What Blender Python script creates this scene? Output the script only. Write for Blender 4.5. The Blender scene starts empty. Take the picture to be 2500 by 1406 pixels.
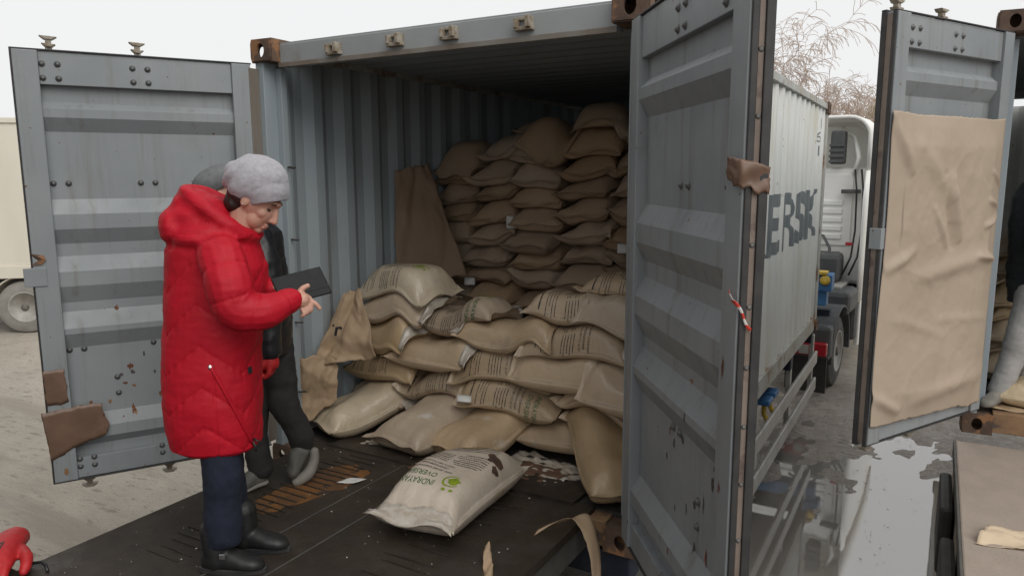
import bpy, bmesh, math, random
import numpy as np
from mathutils import Vector, Matrix, noise as mnoise

# ------------------------------------------------------------------ camera, world, sun, exposure
sc = bpy.context.scene
cam_d = bpy.data.cameras.new('camera'); cam = bpy.data.objects.new('camera', cam_d)
sc.collection.objects.link(cam); sc.camera = cam
CAM = Vector((3.56545, -3.12779, 1.81472))
YAW, PITCH, ROLL = math.radians(29.940), math.radians(8.780), math.radians(-0.19)
cam.location = CAM
_f = Vector((-math.sin(YAW)*math.cos(PITCH), math.cos(YAW)*math.cos(PITCH), -math.sin(PITCH)))
_r = Vector((math.cos(YAW), math.sin(YAW), 0)); _u = _r.cross(_f)
_r2 = _r*math.cos(ROLL)+_u*math.sin(ROLL); _u2 = _u*math.cos(ROLL)-_r*math.sin(ROLL)
cam.rotation_euler = Matrix((( _r2.x,_u2.x,-_f.x),(_r2.y,_u2.y,-_f.y),(_r2.z,_u2.z,-_f.z))).to_euler()
cam_d.sensor_fit = 'HORIZONTAL'; cam_d.sensor_width = 36; cam_d.lens = 36*1795.47/2500
cam_d.clip_start = 0.05; cam_d.clip_end = 1500

SUN_EL, SUN_AZ = math.radians(44), math.radians(116)      # azimuth the light comes from (from +Y, clockwise)
world = bpy.data.worlds.new('World'); sc.world = world; world.use_nodes = True
wn = world.node_tree.nodes; wl = world.node_tree.links; wn.clear()
wout = wn.new('ShaderNodeOutputWorld'); wbg = wn.new('ShaderNodeBackground')
sky = wn.new('ShaderNodeTexSky'); sky.sky_type = 'NISHITA'; sky.sun_disc = False
sky.sun_elevation = SUN_EL; sky.sun_rotation = SUN_AZ; sky.dust_density = 4; sky.air_density = 1.5
hs = wn.new('ShaderNodeHueSaturation'); hs.inputs['Saturation'].default_value = 0.12
wmx = wn.new('ShaderNodeMix'); wmx.data_type = 'RGBA'; wmx.inputs[0].default_value = 0.88
wmx.inputs[7].default_value = (10.2, 10.25, 10.3, 1)            # even cloud layer
wl.new(sky.outputs[0], hs.inputs['Color']); wl.new(hs.outputs[0], wmx.inputs[6])
wl.new(wmx.outputs[2], wbg.inputs[0]); wbg.inputs[1].default_value = 0.09
wl.new(wbg.outputs[0], wout.inputs[0])
sun_d = bpy.data.lights.new('sun', 'SUN'); sun = bpy.data.objects.new('sun', sun_d); sc.collection.objects.link(sun)
sun_d.energy = 1.5; sun_d.angle = math.radians(50); sun_d.color = (1.0, 0.97, 0.92)
_sd = Vector((math.sin(SUN_AZ)*math.cos(SUN_EL), math.cos(SUN_AZ)*math.cos(SUN_EL), math.sin(SUN_EL)))
sun.rotation_euler = _sd.to_track_quat('Z', 'Y').to_euler()
vs = sc.view_settings; vs.view_transform = 'Standard'; vs.look = 'None'; vs.exposure = 0.06; vs.gamma = 1.0
vs.use_curve_mapping = False
sc.cycles.use_denoising = True
try: sc.cycles.denoiser = 'OPENIMAGEDENOISE'
except Exception: pass
sc.cycles.max_bounces = 8; sc.cycles.diffuse_bounces = 5; sc.cycles.glossy_bounces = 4; sc.cycles.transmission_bounces = 4
sc.cycles.caustics_reflective = False; sc.cycles.caustics_refractive = False

# ------------------------------------------------------------------ materials
MATS = {}
def mat(name, col, col2=None, scale=3.0, rough=0.6, rough2=None, bump=0.0, bscale=None, metal=0.0, spec=0.5, coat=0.0,
        stain=None, stain_scale=2.0, stain_amt=0.0, stain_sharp=0.08, rust=0.0, rust_scale=6.0, stretch=None, sheen=0.0, trans=0.0, objvar=0.0, grime=0.0, wrinkle=0.0):
    """Principled material: two-tone noise colour, optional stains/rust patches and fine relief."""
    m = bpy.data.materials.new(name); m.use_nodes = True; MATS[name] = m
    nt = m.node_tree; N = nt.nodes; Lk = nt.links; b = N['Principled BSDF']
    b.inputs['Roughness'].default_value = rough; b.inputs['Metallic'].default_value = metal
    b.inputs['Specular IOR Level'].default_value = spec; b.inputs['Coat Weight'].default_value = coat
    b.inputs['Coat Roughness'].default_value = 0.15; b.inputs['Sheen Weight'].default_value = sheen
    b.inputs['Transmission Weight'].default_value = trans
    tc = N.new('ShaderNodeTexCoord'); src = tc.outputs['Object']
    if stretch:
        mp = N.new('ShaderNodeMapping'); mp.inputs['Scale'].default_value = stretch; Lk.new(src, mp.inputs[0]); src = mp.outputs[0]
    def nz(sc_, det=4, ro=0.55, off=None):
        n = N.new('ShaderNodeTexNoise'); n.inputs['Scale'].default_value = sc_; n.inputs['Detail'].default_value = det
        n.inputs['Roughness'].default_value = ro
        if off is not None:
            mp = N.new('ShaderNodeMapping'); mp.inputs['Location'].default_value = (off, off*1.7, off*.3); Lk.new(src, mp.inputs[0]); Lk.new(mp.outputs[0], n.inputs[0])
        else: Lk.new(src, n.inputs[0])
        return n.outputs['Fac']
    def ramp(fac, a, b_):
        r = N.new('ShaderNodeMapRange'); r.inputs[1].default_value = a; r.inputs[2].default_value = b_; r.interpolation_type = 'SMOOTHSTEP'
        Lk.new(fac, r.inputs[0]); return r.outputs[0]
    def mix(fac, A, B):
        x = N.new('ShaderNodeMix'); x.data_type = 'RGBA'
        if hasattr(fac, 'is_linked'): Lk.new(fac, x.inputs[0])
        else: x.inputs[0].default_value = fac
        for v, i in ((A, 6), (B, 7)):
            if hasattr(v, 'is_linked'): Lk.new(v, x.inputs[i])
            else: x.inputs[i].default_value = (*v, 1) if len(v) == 3 else v
        return x.outputs[2]
    c = None
    if col2 is not None: c = mix(ramp(nz(scale), 0.3, 0.7), col, col2)
    if stain is not None and stain_amt > 0:
        th = 0.72-0.4*stain_amt
        c = mix(ramp(nz(stain_scale, 6, .62, 7.3), th, th+stain_sharp), c if c is not None else col, stain)
    if rust > 0:
        th = 0.78-0.4*rust
        c = mix(ramp(nz(rust_scale, 8, .68, 3.1), th, th+.05), c if c is not None else col, (0.14, 0.06, 0.028))
    if grime > 0:     # vertical run marks
        mp = N.new('ShaderNodeMapping'); mp.inputs['Scale'].default_value = (9, 9, .55); Lk.new(tc.outputs['Object'], mp.inputs[0])
        n = N.new('ShaderNodeTexNoise'); n.inputs['Scale'].default_value = 1.6; n.inputs['Detail'].default_value = 6; n.inputs['Roughness'].default_value = .65; Lk.new(mp.outputs[0], n.inputs[0])
        c = mix(ramp(n.outputs['Fac'], .5, .78), c if c is not None else col, tuple(v*(1-grime)*k for v, k in zip(col, (1.0,.93,.82))))
        c = mix(ramp(nz(30, 3, .5, 9.1), .735, .75), c, (.16,.065,.03))
        c = mix(ramp(nz(34, 2, .5, 2.7), .765, .775), c, (.05,.045,.04))
    if objvar > 0:
        oi = N.new('ShaderNodeObjectInfo'); hv = N.new('ShaderNodeHueSaturation'); r = N.new('ShaderNodeMapRange'); r.inputs[3].default_value = 1-objvar; r.inputs[4].default_value = 1+objvar
        Lk.new(oi.outputs['Random'], r.inputs[0]); Lk.new(r.outputs[0], hv.inputs['Value'])
        r2 = N.new('ShaderNodeMapRange'); r2.inputs[3].default_value = .75; r2.inputs[4].default_value = 1.1; ml = N.new('ShaderNodeMath'); ml.operation = 'FRACT'; m7 = N.new('ShaderNodeMath'); m7.operation = 'MULTIPLY'; m7.inputs[1].default_value = 7.31
        Lk.new(oi.outputs['Random'], m7.inputs[0]); Lk.new(m7.outputs[0], ml.inputs[0]); Lk.new(ml.outputs[0], r2.inputs[0]); Lk.new(r2.outputs[0], hv.inputs['Saturation'])
        if c is not None: Lk.new(c, hv.inputs['Color'])
        else: hv.inputs['Color'].default_value = (*col, 1)
        c = hv.outputs[0]
    if c is not None: Lk.new(c, b.inputs['Base Color'])
    else: b.inputs['Base Color'].default_value = (*col, 1)
    if rough2 is not None:
        r = N.new('ShaderNodeMapRange'); r.inputs[1].default_value = .35; r.inputs[2].default_value = .65
        r.inputs[3].default_value = rough; r.inputs[4].default_value = rough2
        Lk.new(nz(scale*2.3, 3, .5, 1.9), r.inputs[0]); Lk.new(r.outputs[0], b.inputs['Roughness'])
    if bump > 0:
        bp = N.new('ShaderNodeBump'); bp.inputs['Distance'].default_value = bump; bp.inputs['Strength'].default_value = 1.0
        Lk.new(nz(bscale or 40, 5, .6, 5.5), bp.inputs['Height']); Lk.new(bp.outputs[0], b.inputs['Normal'])
        if wrinkle > 0:   # crinkles of thin film: ridged, warped noise
            n = N.new('ShaderNodeTexNoise'); n.inputs['Scale'].default_value = 9; n.inputs['Detail'].default_value = 3; n.inputs['Distortion'].default_value = 1.6; Lk.new(src, n.inputs[0])
            a1 = N.new('ShaderNodeMath'); a1.operation = 'SUBTRACT'; a1.inputs[1].default_value = .5; a2 = N.new('ShaderNodeMath'); a2.operation = 'ABSOLUTE'; Lk.new(n.outputs['Fac'], a1.inputs[0]); Lk.new(a1.outputs[0], a2.inputs[0])
            a3 = N.new('ShaderNodeMath'); a3.operation = 'POWER'; a3.inputs[1].default_value = .5; Lk.new(a2.outputs[0], a3.inputs[0])
            b2 = N.new('ShaderNodeBump'); b2.inputs['Distance'].default_value = wrinkle; Lk.new(a3.outputs[0], b2.inputs['Height']); Lk.new(bp.outputs[0], b2.inputs['Normal']); Lk.new(b2.outputs[0], b.inputs['Normal'])
    return m

mat('paint_grey', (.225,.245,.258), (.262,.282,.292), 2.2, .42, .6, bump=.0006, bscale=60, stain=(.17,.17,.155), stain_scale=1.6, stain_amt=.3, stain_sharp=.3, rust=.16, rust_scale=9, grime=.22)
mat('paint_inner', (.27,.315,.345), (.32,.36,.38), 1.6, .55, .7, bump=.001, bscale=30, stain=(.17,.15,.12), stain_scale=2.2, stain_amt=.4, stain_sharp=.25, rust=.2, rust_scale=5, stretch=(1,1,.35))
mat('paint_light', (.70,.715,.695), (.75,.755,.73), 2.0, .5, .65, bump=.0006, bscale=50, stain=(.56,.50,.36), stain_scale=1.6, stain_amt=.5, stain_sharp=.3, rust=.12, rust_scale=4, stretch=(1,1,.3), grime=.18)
mat('paint_rail', (.46,.48,.47), (.38,.36,.31), 3.0, .6, bump=.001, bscale=40, stain=(.20,.11,.06), stain_scale=4, stain_amt=.55, stain_sharp=.2, rust=.35, rust_scale=7)
mat('header_paint', (.27,.29,.30), (.32,.34,.345), 2.0, .55, bump=.001, bscale=40, stain=(.20,.17,.13), stain_scale=3, stain_amt=.4, stain_sharp=.25, rust=.3, rust_scale=6)
mat('rust_metal', (.14,.085,.055), (.07,.045,.035), 9.0, .8, bump=.002, bscale=40, stain=(.26,.13,.06), stain_scale=8, stain_amt=.5)
mat('rusty_sill', (.17,.10,.06), (.28,.17,.09), 6.0, .75, bump=.002, bscale=30, stain=(.08,.06,.05), stain_scale=5, stain_amt=.5)
mat('dark_steel', (.075,.075,.072), (.11,.105,.095), 8, .5, .7, bump=.001, bscale=50, rust=.25, rust_scale=8)
mat('bolt_steel', (.10,.105,.105), (.15,.15,.145), 40, .45, metal=.3)
mat('keeper_steel', (.36,.33,.27), (.20,.15,.10), 30, .6, bump=.001, bscale=60)
mat('rubber', (.022,.022,.024), (.04,.038,.036), 12, .55, bump=.0008, bscale=40)
mat('gasket_strip', (.15,.115,.095), (.21,.165,.135), 6, .6, bump=.001, stain=(.10,.07,.06), stain_scale=5, stain_amt=.45)
mat('tape_brown', (.13,.075,.05), (.18,.105,.068), 7, .42, bump=.001, bscale=25)
mat('container_floor', (.05,.042,.036), (.026,.024,.023), 4, .6, .85, bump=.003, bscale=22, stain=(.10,.085,.065), stain_scale=2.5, stain_amt=.3)
mat('platform_floor', (.024,.019,.014), (.044,.034,.025), 3.2, .34, .7, bump=.003, bscale=30, stain=(.065,.055,.042), stain_scale=1.8, stain_amt=.33, stain_sharp=.3)
mat('tread_rust', (.20,.085,.022), (.10,.05,.022), 9, .75, bump=.003, bscale=50, stain=(.04,.03,.025), stain_scale=9, stain_amt=.4)
mat('platform_red', (.36,.295,.245), (.31,.26,.22), 5, .8, bump=.003, bscale=70, stain=(.25,.185,.15), stain_scale=1.6, stain_amt=.4, stain_sharp=.4)
mat('sack', (.42,.305,.185), (.46,.345,.22), 4, .33, .5, bump=.0025, bscale=28, stain=(.34,.255,.18), stain_scale=4, stain_amt=.4, stain_sharp=.2, coat=.25, objvar=.13, wrinkle=.0032)
mat('sack_pale', (.53,.43,.29), (.47,.37,.235), 4, .34, .5, bump=.0025, bscale=28, stain=(.42,.33,.25), stain_scale=5, stain_amt=.4, stain_sharp=.25, coat=.35, objvar=.13, wrinkle=.0032)
mat('sack_dirty', (.45,.34,.225), (.39,.29,.19), 5, .4, .6, bump=.003, bscale=25, stain=(.56,.51,.45), stain_scale=6, stain_amt=.4, stain_sharp=.2, coat=.2, objvar=.13, wrinkle=.0032)
mat('sack_rear', (.41,.295,.19), (.37,.265,.18), 4, .4, .55, bump=.0025, bscale=28, coat=.25, objvar=.13, wrinkle=.0032)
mat('sack_torn', (.56,.47,.375), (.60,.52,.42), 4, .4, .5, bump=.002, bscale=26, stain=(.42,.28,.12), stain_scale=3.4, stain_amt=.3, stain_sharp=.15, coat=.25, objvar=.13, wrinkle=.0032)
mat('film', (.50,.46,.40), (.40,.35,.28), 20, .2, bump=.003, bscale=60, coat=.6)
mat('print_black', (.02,.02,.022), rough=.5)
mat('print_green', (.02,.10,.03), rough=.5)
mat('print_lime', (.26,.33,.012), (.16,.24,.02), 30, .5)
mat('litter_white', (.42,.40,.37), (.30,.27,.23), 30, .8)
mat('label_white', (.68,.68,.66), (.60,.60,.58), 20, .6)
mat('kraft', (.36,.255,.16), (.42,.30,.19), 3, .7, bump=.002, bscale=18, stain=(.22,.14,.08), stain_scale=2.5, stain_amt=.35, stain_sharp=.2)
mat('kraft_shade_dirt', (.22,.15,.10), (.26,.18,.12), 3, .75, bump=.002, bscale=18)  # interior shade put into the kraft colour; also used for mud flecks
mat('kraft_door', (.37,.295,.225), (.41,.33,.255), 2, .62, bump=.0015, bscale=14)
mat('kraft_rag', (.62,.50,.36), (.55,.43,.30), 6, .75, bump=.001)
mat('letter_grey', (.15,.175,.19), (.20,.22,.23), 5, .6)
mat('aluminium', (.50,.49,.46), (.40,.38,.35), 4, .45, metal=.35, stain=(.30,.27,.22), stain_scale=3, stain_amt=.4, stain_sharp=.3)
mat('cab_white', (.86,.86,.83), (.80,.79,.75), 2, .35, coat=.3, stain=(.55,.52,.44), stain_scale=1.5, stain_amt=.2, stain_sharp=.4)
mat('dark_plastic', (.06,.063,.066), (.085,.087,.088), 5, .6, bump=.0008, bscale=80, stain=(.16,.15,.135), stain_scale=2, stain_amt=.35, stain_sharp=.4)
mat('chassis_blue', (.035,.13,.32), (.06,.19,.40), 6, .5, stain=(.18,.16,.13), stain_scale=4, stain_amt=.3, stain_sharp=.2)
mat('beam_navy', (.008,.014,.030), (.02,.024,.035), 5, .6, rust=.2)
mat('yellow_paint', (.62,.42,.04), (.48,.33,.06), 9, .5)
mat('lamp_red', (.42,.015,.025), rough=.25, coat=.5)
mat('lamp_amber', (.75,.33,.03), rough=.3, coat=.5)
mat('hose_black', (.015,.015,.016), rough=.4)
mat('tyre', (.055,.053,.05), (.115,.11,.10), 6, .85, bump=.003, bscale=40)
mat('tyre_dusty', (.30,.29,.265), (.22,.21,.19), 4, .9, bump=.003, bscale=30)
mat('rim', (.42,.41,.38), (.32,.30,.27), 8, .6)
mat('rim_dark', (.17,.155,.135), (.09,.08,.07), 12, .7)
mat('trailer_cream', (.74,.70,.60), (.68,.64,.545), 1.5, .5, stain=(.55,.5,.42), stain_scale=.9, stain_amt=.25, stain_sharp=.4, stretch=(1,1,.3))
mat('coat_red', (.47,.006,.020), (.40,.005,.017), 5, .56, .68, bump=.0006, bscale=90, spec=.3)
mat('knit_grey', (.40,.39,.42), (.33,.32,.35), 60, .95, bump=.0012, bscale=220, sheen=.2)
mat('skin', (.55,.32,.235), (.50,.27,.20), 14, .5)
mat('hair', (.018,.012,.01), rough=.5)
mat('jeans', (.005,.008,.020), (.009,.014,.030), 30, .9, bump=.001, bscale=120)
mat('leather', (.012,.013,.015), (.02,.021,.023), 9, .38, bump=.001, bscale=60)
mat('boot_black', (.010,.010,.011), (.02,.02,.02), 20, .5, bump=.0008, bscale=70)
mat('cap_grey', (.16,.165,.17), (.125,.13,.135), 40, .9, bump=.0008, bscale=160)
mat('glove_red', (.48,.018,.022), (.40,.016,.018), 10, .55, bump=.001, bscale=50)
mat('trouser_dark', (.016,.015,.015), (.025,.023,.022), 12, .9, bump=.001, bscale=80)
mat('trouser_grey', (.37,.36,.35), (.30,.295,.285), 7, .9, bump=.0015, bscale=40)
mat('shoe_grey', (.08,.077,.068), (.12,.115,.10), 14, .7, bump=.001, bscale=60)
mat('shoe_sole', (.23,.215,.185), (.17,.16,.14), 10, .7)
mat('tablet_black', (.006,.006,.007), (.010,.010,.011), 30, .55, bump=.0003, bscale=150, spec=.3)
mat('metal_shiny', (.6,.6,.6), rough=.25, metal=1)
mat('bark', (.20,.17,.14), (.30,.27,.24), 6, .9)
mat('birch', (.45,.41,.37), (.25,.2,.16), 8, .9)
mat('twig', (.40,.31,.26), (.46,.38,.32), 2, .9)
mat('leaf_dry', (.40,.33,.22), (.36,.32,.20), 3, .8)
mat('brick_far', (.42,.37,.28), (.36,.32,.25), .6, .9)
mat('roof_far', (.36,.38,.40), (.30,.32,.34), .5, .8)
mat('concrete_dock', (.13,.12,.11), (.10,.095,.085), 2, .9, bump=.004, bscale=20)
mat('shading_wall', (.40,.38,.35), (.36,.34,.31), .6, .9)

# ------------------------------------------------------------------ mesh helpers
COL = sc.collection
class MB:
    def __init__(s): s.v = []; s.f = []
    def add(s, v, f):
        o = len(s.v); s.v += [tuple(p) for p in v]; s.f += [tuple(i+o for i in q) for q in f]; return s
    def box(s, lo, hi, M=None):
        x0,y0,z0 = lo; x1,y1,z1 = hi
        v = [(x0,y0,z0),(x1,y0,z0),(x1,y1,z0),(x0,y1,z0),(x0,y0,z1),(x1,y0,z1),(x1,y1,z1),(x0,y1,z1)]
        if M is not None: v = [tuple(M @ Vector(p)) for p in v]
        return s.add(v, [(0,3,2,1),(4,5,6,7),(0,1,5,4),(1,2,6,5),(2,3,7,6),(3,0,4,7)])
    def tube(s, pts, rad, n=10, cap=True, flat=None):
        """swept tube with parallel-transport frames; rad scalar or per point; flat=(a,b) scales the two section axes"""
        pts = [Vector(p) for p in pts]; k = len(pts)
        rad = [rad]*k if not hasattr(rad, '__len__') else list(rad)
        t0 = (pts[1]-pts[0]).normalized(); up = Vector((0,0,1)) if abs(t0.z) < .9 else Vector((1,0,0))
        a = t0.cross(up).normalized(); vs_ = []
        for i in range(k):
            t = (pts[min(i+1,k-1)]-pts[max(i-1,0)]).normalized()
            a = (a-t*a.dot(t)).normalized(); b = t.cross(a)
            for j in range(n):
                an = 2*math.pi*j/n; fa, fb = flat or (1,1)
                vs_.append(pts[i]+a*math.cos(an)*rad[i]*fa+b*math.sin(an)*rad[i]*fb)
        fs = [(i*n+j, i*n+(j+1)%n, (i+1)*n+(j+1)%n, (i+1)*n+j) for i in range(k-1) for j in range(n)]
        if cap: fs += [tuple(range(n-1,-1,-1)), tuple((k-1)*n+j for j in range(n))]
        return s.add(vs_, fs)
    def rings(s, rings, cap=True, closed=True):
        n = len(rings[0]); k = len(rings); vs_ = [p for r in rings for p in r]
        m = n if closed else n-1
        fs = [(i*n+j, i*n+(j+1)%n, (i+1)*n+(j+1)%n, (i+1)*n+j) for i in range(k-1) for j in range(m)]
        if cap: fs += [tuple(range(n-1,-1,-1)), tuple((k-1)*n+j for j in range(n))]
        return s.add(vs_, fs)
    def lathe(s, prof, n=24, M=None):
        """profile [(radius, axial)] about local Z"""
        M = M or Matrix()
        rs = [[M @ Vector((r*math.cos(2*math.pi*j/n), r*math.sin(2*math.pi*j/n), z)) for j in range(n)] for r, z in prof]
        return s.rings(rs)
    def grid(s, G):
        G = np.asarray(G); a, b = G.shape[:2]
        return s.add([tuple(map(float, p)) for p in G.reshape(-1,3)], [(i*b+j, (i+1)*b+j, (i+1)*b+j+1, i*b+j+1) for i in range(a-1) for j in range(b-1)])
    def xf(s, M):
        s.v = [tuple(M @ Vector(p)) for p in s.v]; return s

def mesh_of(name, mb, m, smooth=False, fix=True):
    me = bpy.data.meshes.new(name); me.from_pydata(mb.v, [], mb.f)
    if fix:
        bm = bmesh.new(); bm.from_mesh(me); bmesh.ops.recalc_face_normals(bm, faces=bm.faces); bm.to_mesh(me); bm.free()
    if m is not None: me.materials.append(MATS[m] if isinstance(m, str) else m)
    if smooth: me.polygons.foreach_set('use_smooth', [True]*len(me.polygons))
    me.update(); return me
def link(name, me, parent=None):
    o = bpy.data.objects.new(name, me); COL.objects.link(o)
    if parent is not None: o.parent = parent; o.matrix_parent_inverse = parent.matrix_basis.inverted()
    return o
def obj(name, mb, m, parent=None, smooth=False, bevel=0.0, solid=0.0, fix=True, auto=False):
    """one mesh object in world coordinates, optionally parented (its place is kept)"""
    o = link(name, mesh_of(name, mb, m, smooth, fix), parent)
    if solid:
        d = o.modifiers.new('solid', 'SOLIDIFY'); d.thickness = solid; d.offset = 0
    if bevel:
        d = o.modifiers.new('bevel', 'BEVEL'); d.width = bevel; d.segments = 2; d.limit_method = 'ANGLE'; d.angle_limit = math.radians(40)
    if auto:
        o.data.polygons.foreach_set('use_smooth', [True]*len(o.data.polygons)); o.data.set_sharp_from_angle(angle=math.radians(35))
    return o
def tag(o, label, cat, group=None, kind=None):
    if label: o['label'] = label
    if cat: o['category'] = cat
    if group: o['group'] = group
    if kind: o['kind'] = kind
    return o
def thing(name, loc, label, cat, group=None):
    o = bpy.data.objects.new(name, None); COL.objects.link(o); o.location = loc; o.empty_display_size = .1
    bpy.context.view_layer.update()
    return tag(o, label, cat, group)
def struct(name, mb, m, smooth=False, **k):
    o = obj(name, mb, m, None, smooth, **k); o['kind'] = 'structure'; return o
def B(lo, hi): return MB().box(lo, hi)
def fbm(x, y, z=0.0, oct=4, s=1.0):
    return mnoise.fractal(Vector((x*s, y*s, z*s)), 1.0, 2.0, oct)
GROUND = -1.15

# ------------------------------------------------------------------ ground, water
def axis(lo, hi, fine0, fine1, step, grow=1.35):
    a = list(np.arange(fine0, fine1+1e-6, step)); d = step
    x = fine0
    while x > lo: d *= grow; x -= d; a.insert(0, max(x, lo))
    d = step; x = fine1
    while x < hi: d *= grow; x += d; a.append(min(x, hi))
    return a
xs = axis(-300, 300, 1.2, 5.0, .045); ys = axis(-60, 700, -1.0, 9.5, .06)
gv = []
for y in ys:
    for x in xs:
        wet = max(0, 1-abs(x-3.1)/1.75)*max(0, min(1, (y+1.5)/1.0))*max(0, min(1, (10.5-y)/3.0))
        h_ = 0
        if -8 < x < 8 and -3 < y < 14:
            n1 = fbm(x*.55+3.1, y*.42+1.7, 0, 3); n2 = fbm(x*3.1, y*2.2, 4.0, 4); rut = math.cos((x-2.75)*5.2)*.5
            h_ = .018*n1+.009*n2
            if wet > 0:
                pool = -.05*math.exp(-((x-3.55)/.62)**2-((y-3.1)/2.1)**2)-.045*math.exp(-((x-2.55)/.30)**2-((y-2.9)/1.4)**2)
                h_ += min(1, wet*2)*(pool+.014+.006*rut+.011*n2+.009*fbm(x*9, y*6, 1.0, 3))
        gv.append((x, y, GROUND+h_))
nx = len(xs)
gm = MB().add(gv, [(j*nx+i, j*nx+i+1, (j+1)*nx+i+1, (j+1)*nx+i) for j in range(len(ys)-1) for i in range(nx-1)])
def ground_material():
    m = bpy.data.materials.new('ground'); m.use_nodes = True; MATS['ground'] = m
    nt = m.node_tree; N = nt.nodes; Lk = nt.links; b = N['Principled BSDF']
    tc = N.new('ShaderNodeTexCoord'); P = tc.outputs['Object']
    sep = N.new('ShaderNodeSeparateXYZ'); Lk.new(P, sep.inputs[0])
    def nz(s, d=5, r=.6, st=None):
        n = N.new('ShaderNodeTexNoise'); n.inputs['Scale'].default_value = s; n.inputs['Detail'].default_value = d; n.inputs['Roughness'].default_value = r
        if st:
            mp = N.new('ShaderNodeMapping'); mp.inputs['Scale'].default_value = st; mp.inputs['Rotation'].default_value = (0,0,math.radians(-18)); Lk.new(P, mp.inputs[0]); Lk.new(mp.outputs[0], n.inputs[0])
        else: Lk.new(P, n.inputs[0])
        return n.outputs['Fac']
    def rng(f, a, c, lo=0, hi=1):
        r = N.new('ShaderNodeMapRange'); r.inputs[1].default_value = a; r.inputs[2].default_value = c; r.inputs[3].default_value = lo; r.inputs[4].default_value = hi
        r.interpolation_type = 'SMOOTHSTEP'; Lk.new(f, r.inputs[0]); return r.outputs[0]
    def mix(f, A, C):
        x = N.new('ShaderNodeMix'); x.data_type = 'RGBA'; Lk.new(f, x.inputs[0])
        for v, i in ((A,6),(C,7)):
            if hasattr(v, 'is_linked'): Lk.new(v, x.inputs[i])
            else: x.inputs[i].default_value = (*v,1)
        return x.outputs[2]
    def mul(a, c, op='MULTIPLY'):
        x = N.new('ShaderNodeMath'); x.operation = op
        for v, i in ((a,0),(c,1)):
            if hasattr(v, 'is_linked'): Lk.new(v, x.inputs[i])
            else: x.inputs[i].default_value = v
        return x.outputs[0]
    dry = mix(rng(nz(1.2, 6), .3, .7), (.45,.405,.34), (.375,.335,.28))
    dry = mix(rng(nz(9, 6, .7, (.55,1.6,1)), .54, .68), dry, (.25,.215,.18))
    dry = mix(rng(nz(46, 4, .7, (.5,1.5,1)), .62, .7), dry, (.15,.125,.10))
    dry = mix(rng(nz(60, 3, .6), .66, .72), dry, (.58,.54,.48))
    dry = mix(rng(nz(1.3, 6, .62, (.22,1.5,1)), .5, .68), dry, (.33,.29,.24))
    wetc = mix(rng(nz(6, 6, .7), .4, .62), (.33,.28,.235), (.44,.385,.33))
    wetc = mix(rng(nz(38, 4, .7), .6, .68), wetc, (.14,.105,.08))
    # wet lane between the two containers: position edges broken by noise
    xx = mul(sep.outputs[0], mul(nz(.9, 4), 2.2), 'ADD')
    w = mul(rng(xx, 2.3, 3.0), rng(xx, 5.6, 6.2, 1, 0)); yy = mul(sep.outputs[1], mul(nz(.6,4),3.0), 'ADD')
    w = mul(w, rng(yy, 8.3, 10.5, 1, 0)); w = mul(w, rng(nz(1.6, 5, .65), .16, .36))
    Lk.new(mix(w, dry, wetc), b.inputs['Base Color'])
    rw = rng(nz(3.5, 5, .65), .38, .6, .12, .5)
    mr = N.new('ShaderNodeMix'); Lk.new(w, mr.inputs[0]); mr.inputs[2].default_value = .92; Lk.new(rw, mr.inputs[3]); Lk.new(mr.outputs[0], b.inputs['Roughness'])
    bp = N.new('ShaderNodeBump'); bp.inputs['Distance'].default_value = .045; bp.inputs['Strength'].default_value = .9
    Lk.new(mul(nz(11, 7, .68, (.6,1.5,1)), mul(nz(55, 3, .6), .35), 'ADD'), bp.inputs['Height']); Lk.new(bp.outputs[0], b.inputs['Normal'])
ground_material()
go = struct('ground', gm, 'ground', smooth=True, fix=False); go['label'] = 'dusty concrete yard, muddy and wet between the containers'
def water_material():
    m = bpy.data.materials.new('water'); m.use_nodes = True; MATS['water'] = m
    b = m.node_tree.nodes['Principled BSDF']; b.inputs['Base Color'].default_value = (.30,.275,.245,1)  # silty brown lightened, sky reflection partly put into the colour
    b.inputs['Roughness'].default_value = .015; b.inputs['IOR'].default_value = 3.4
    N = m.node_tree.nodes; n = N.new('ShaderNodeTexNoise'); n.inputs['Scale'].default_value = 2.0; bp = N.new('ShaderNodeBump'); bp.inputs['Distance'].default_value = .0008
    tc = N.new('ShaderNodeTexCoord'); m.node_tree.links.new(tc.outputs['Object'], n.inputs[0])
    m.node_tree.links.new(n.outputs['Fac'], bp.inputs['Height']); m.node_tree.links.new(bp.outputs[0], b.inputs['Normal'])
water_material()
wo = struct('puddle', MB().add([(1.6,-.8,GROUND+.002),(4.6,-.8,GROUND+.002),(4.6,8.5,GROUND+.002),(1.6,8.5,GROUND+.002)], [(0,1,2,3)]), 'water', fix=False)
wo['label'] = 'brown rain water standing in the ruts'
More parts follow.
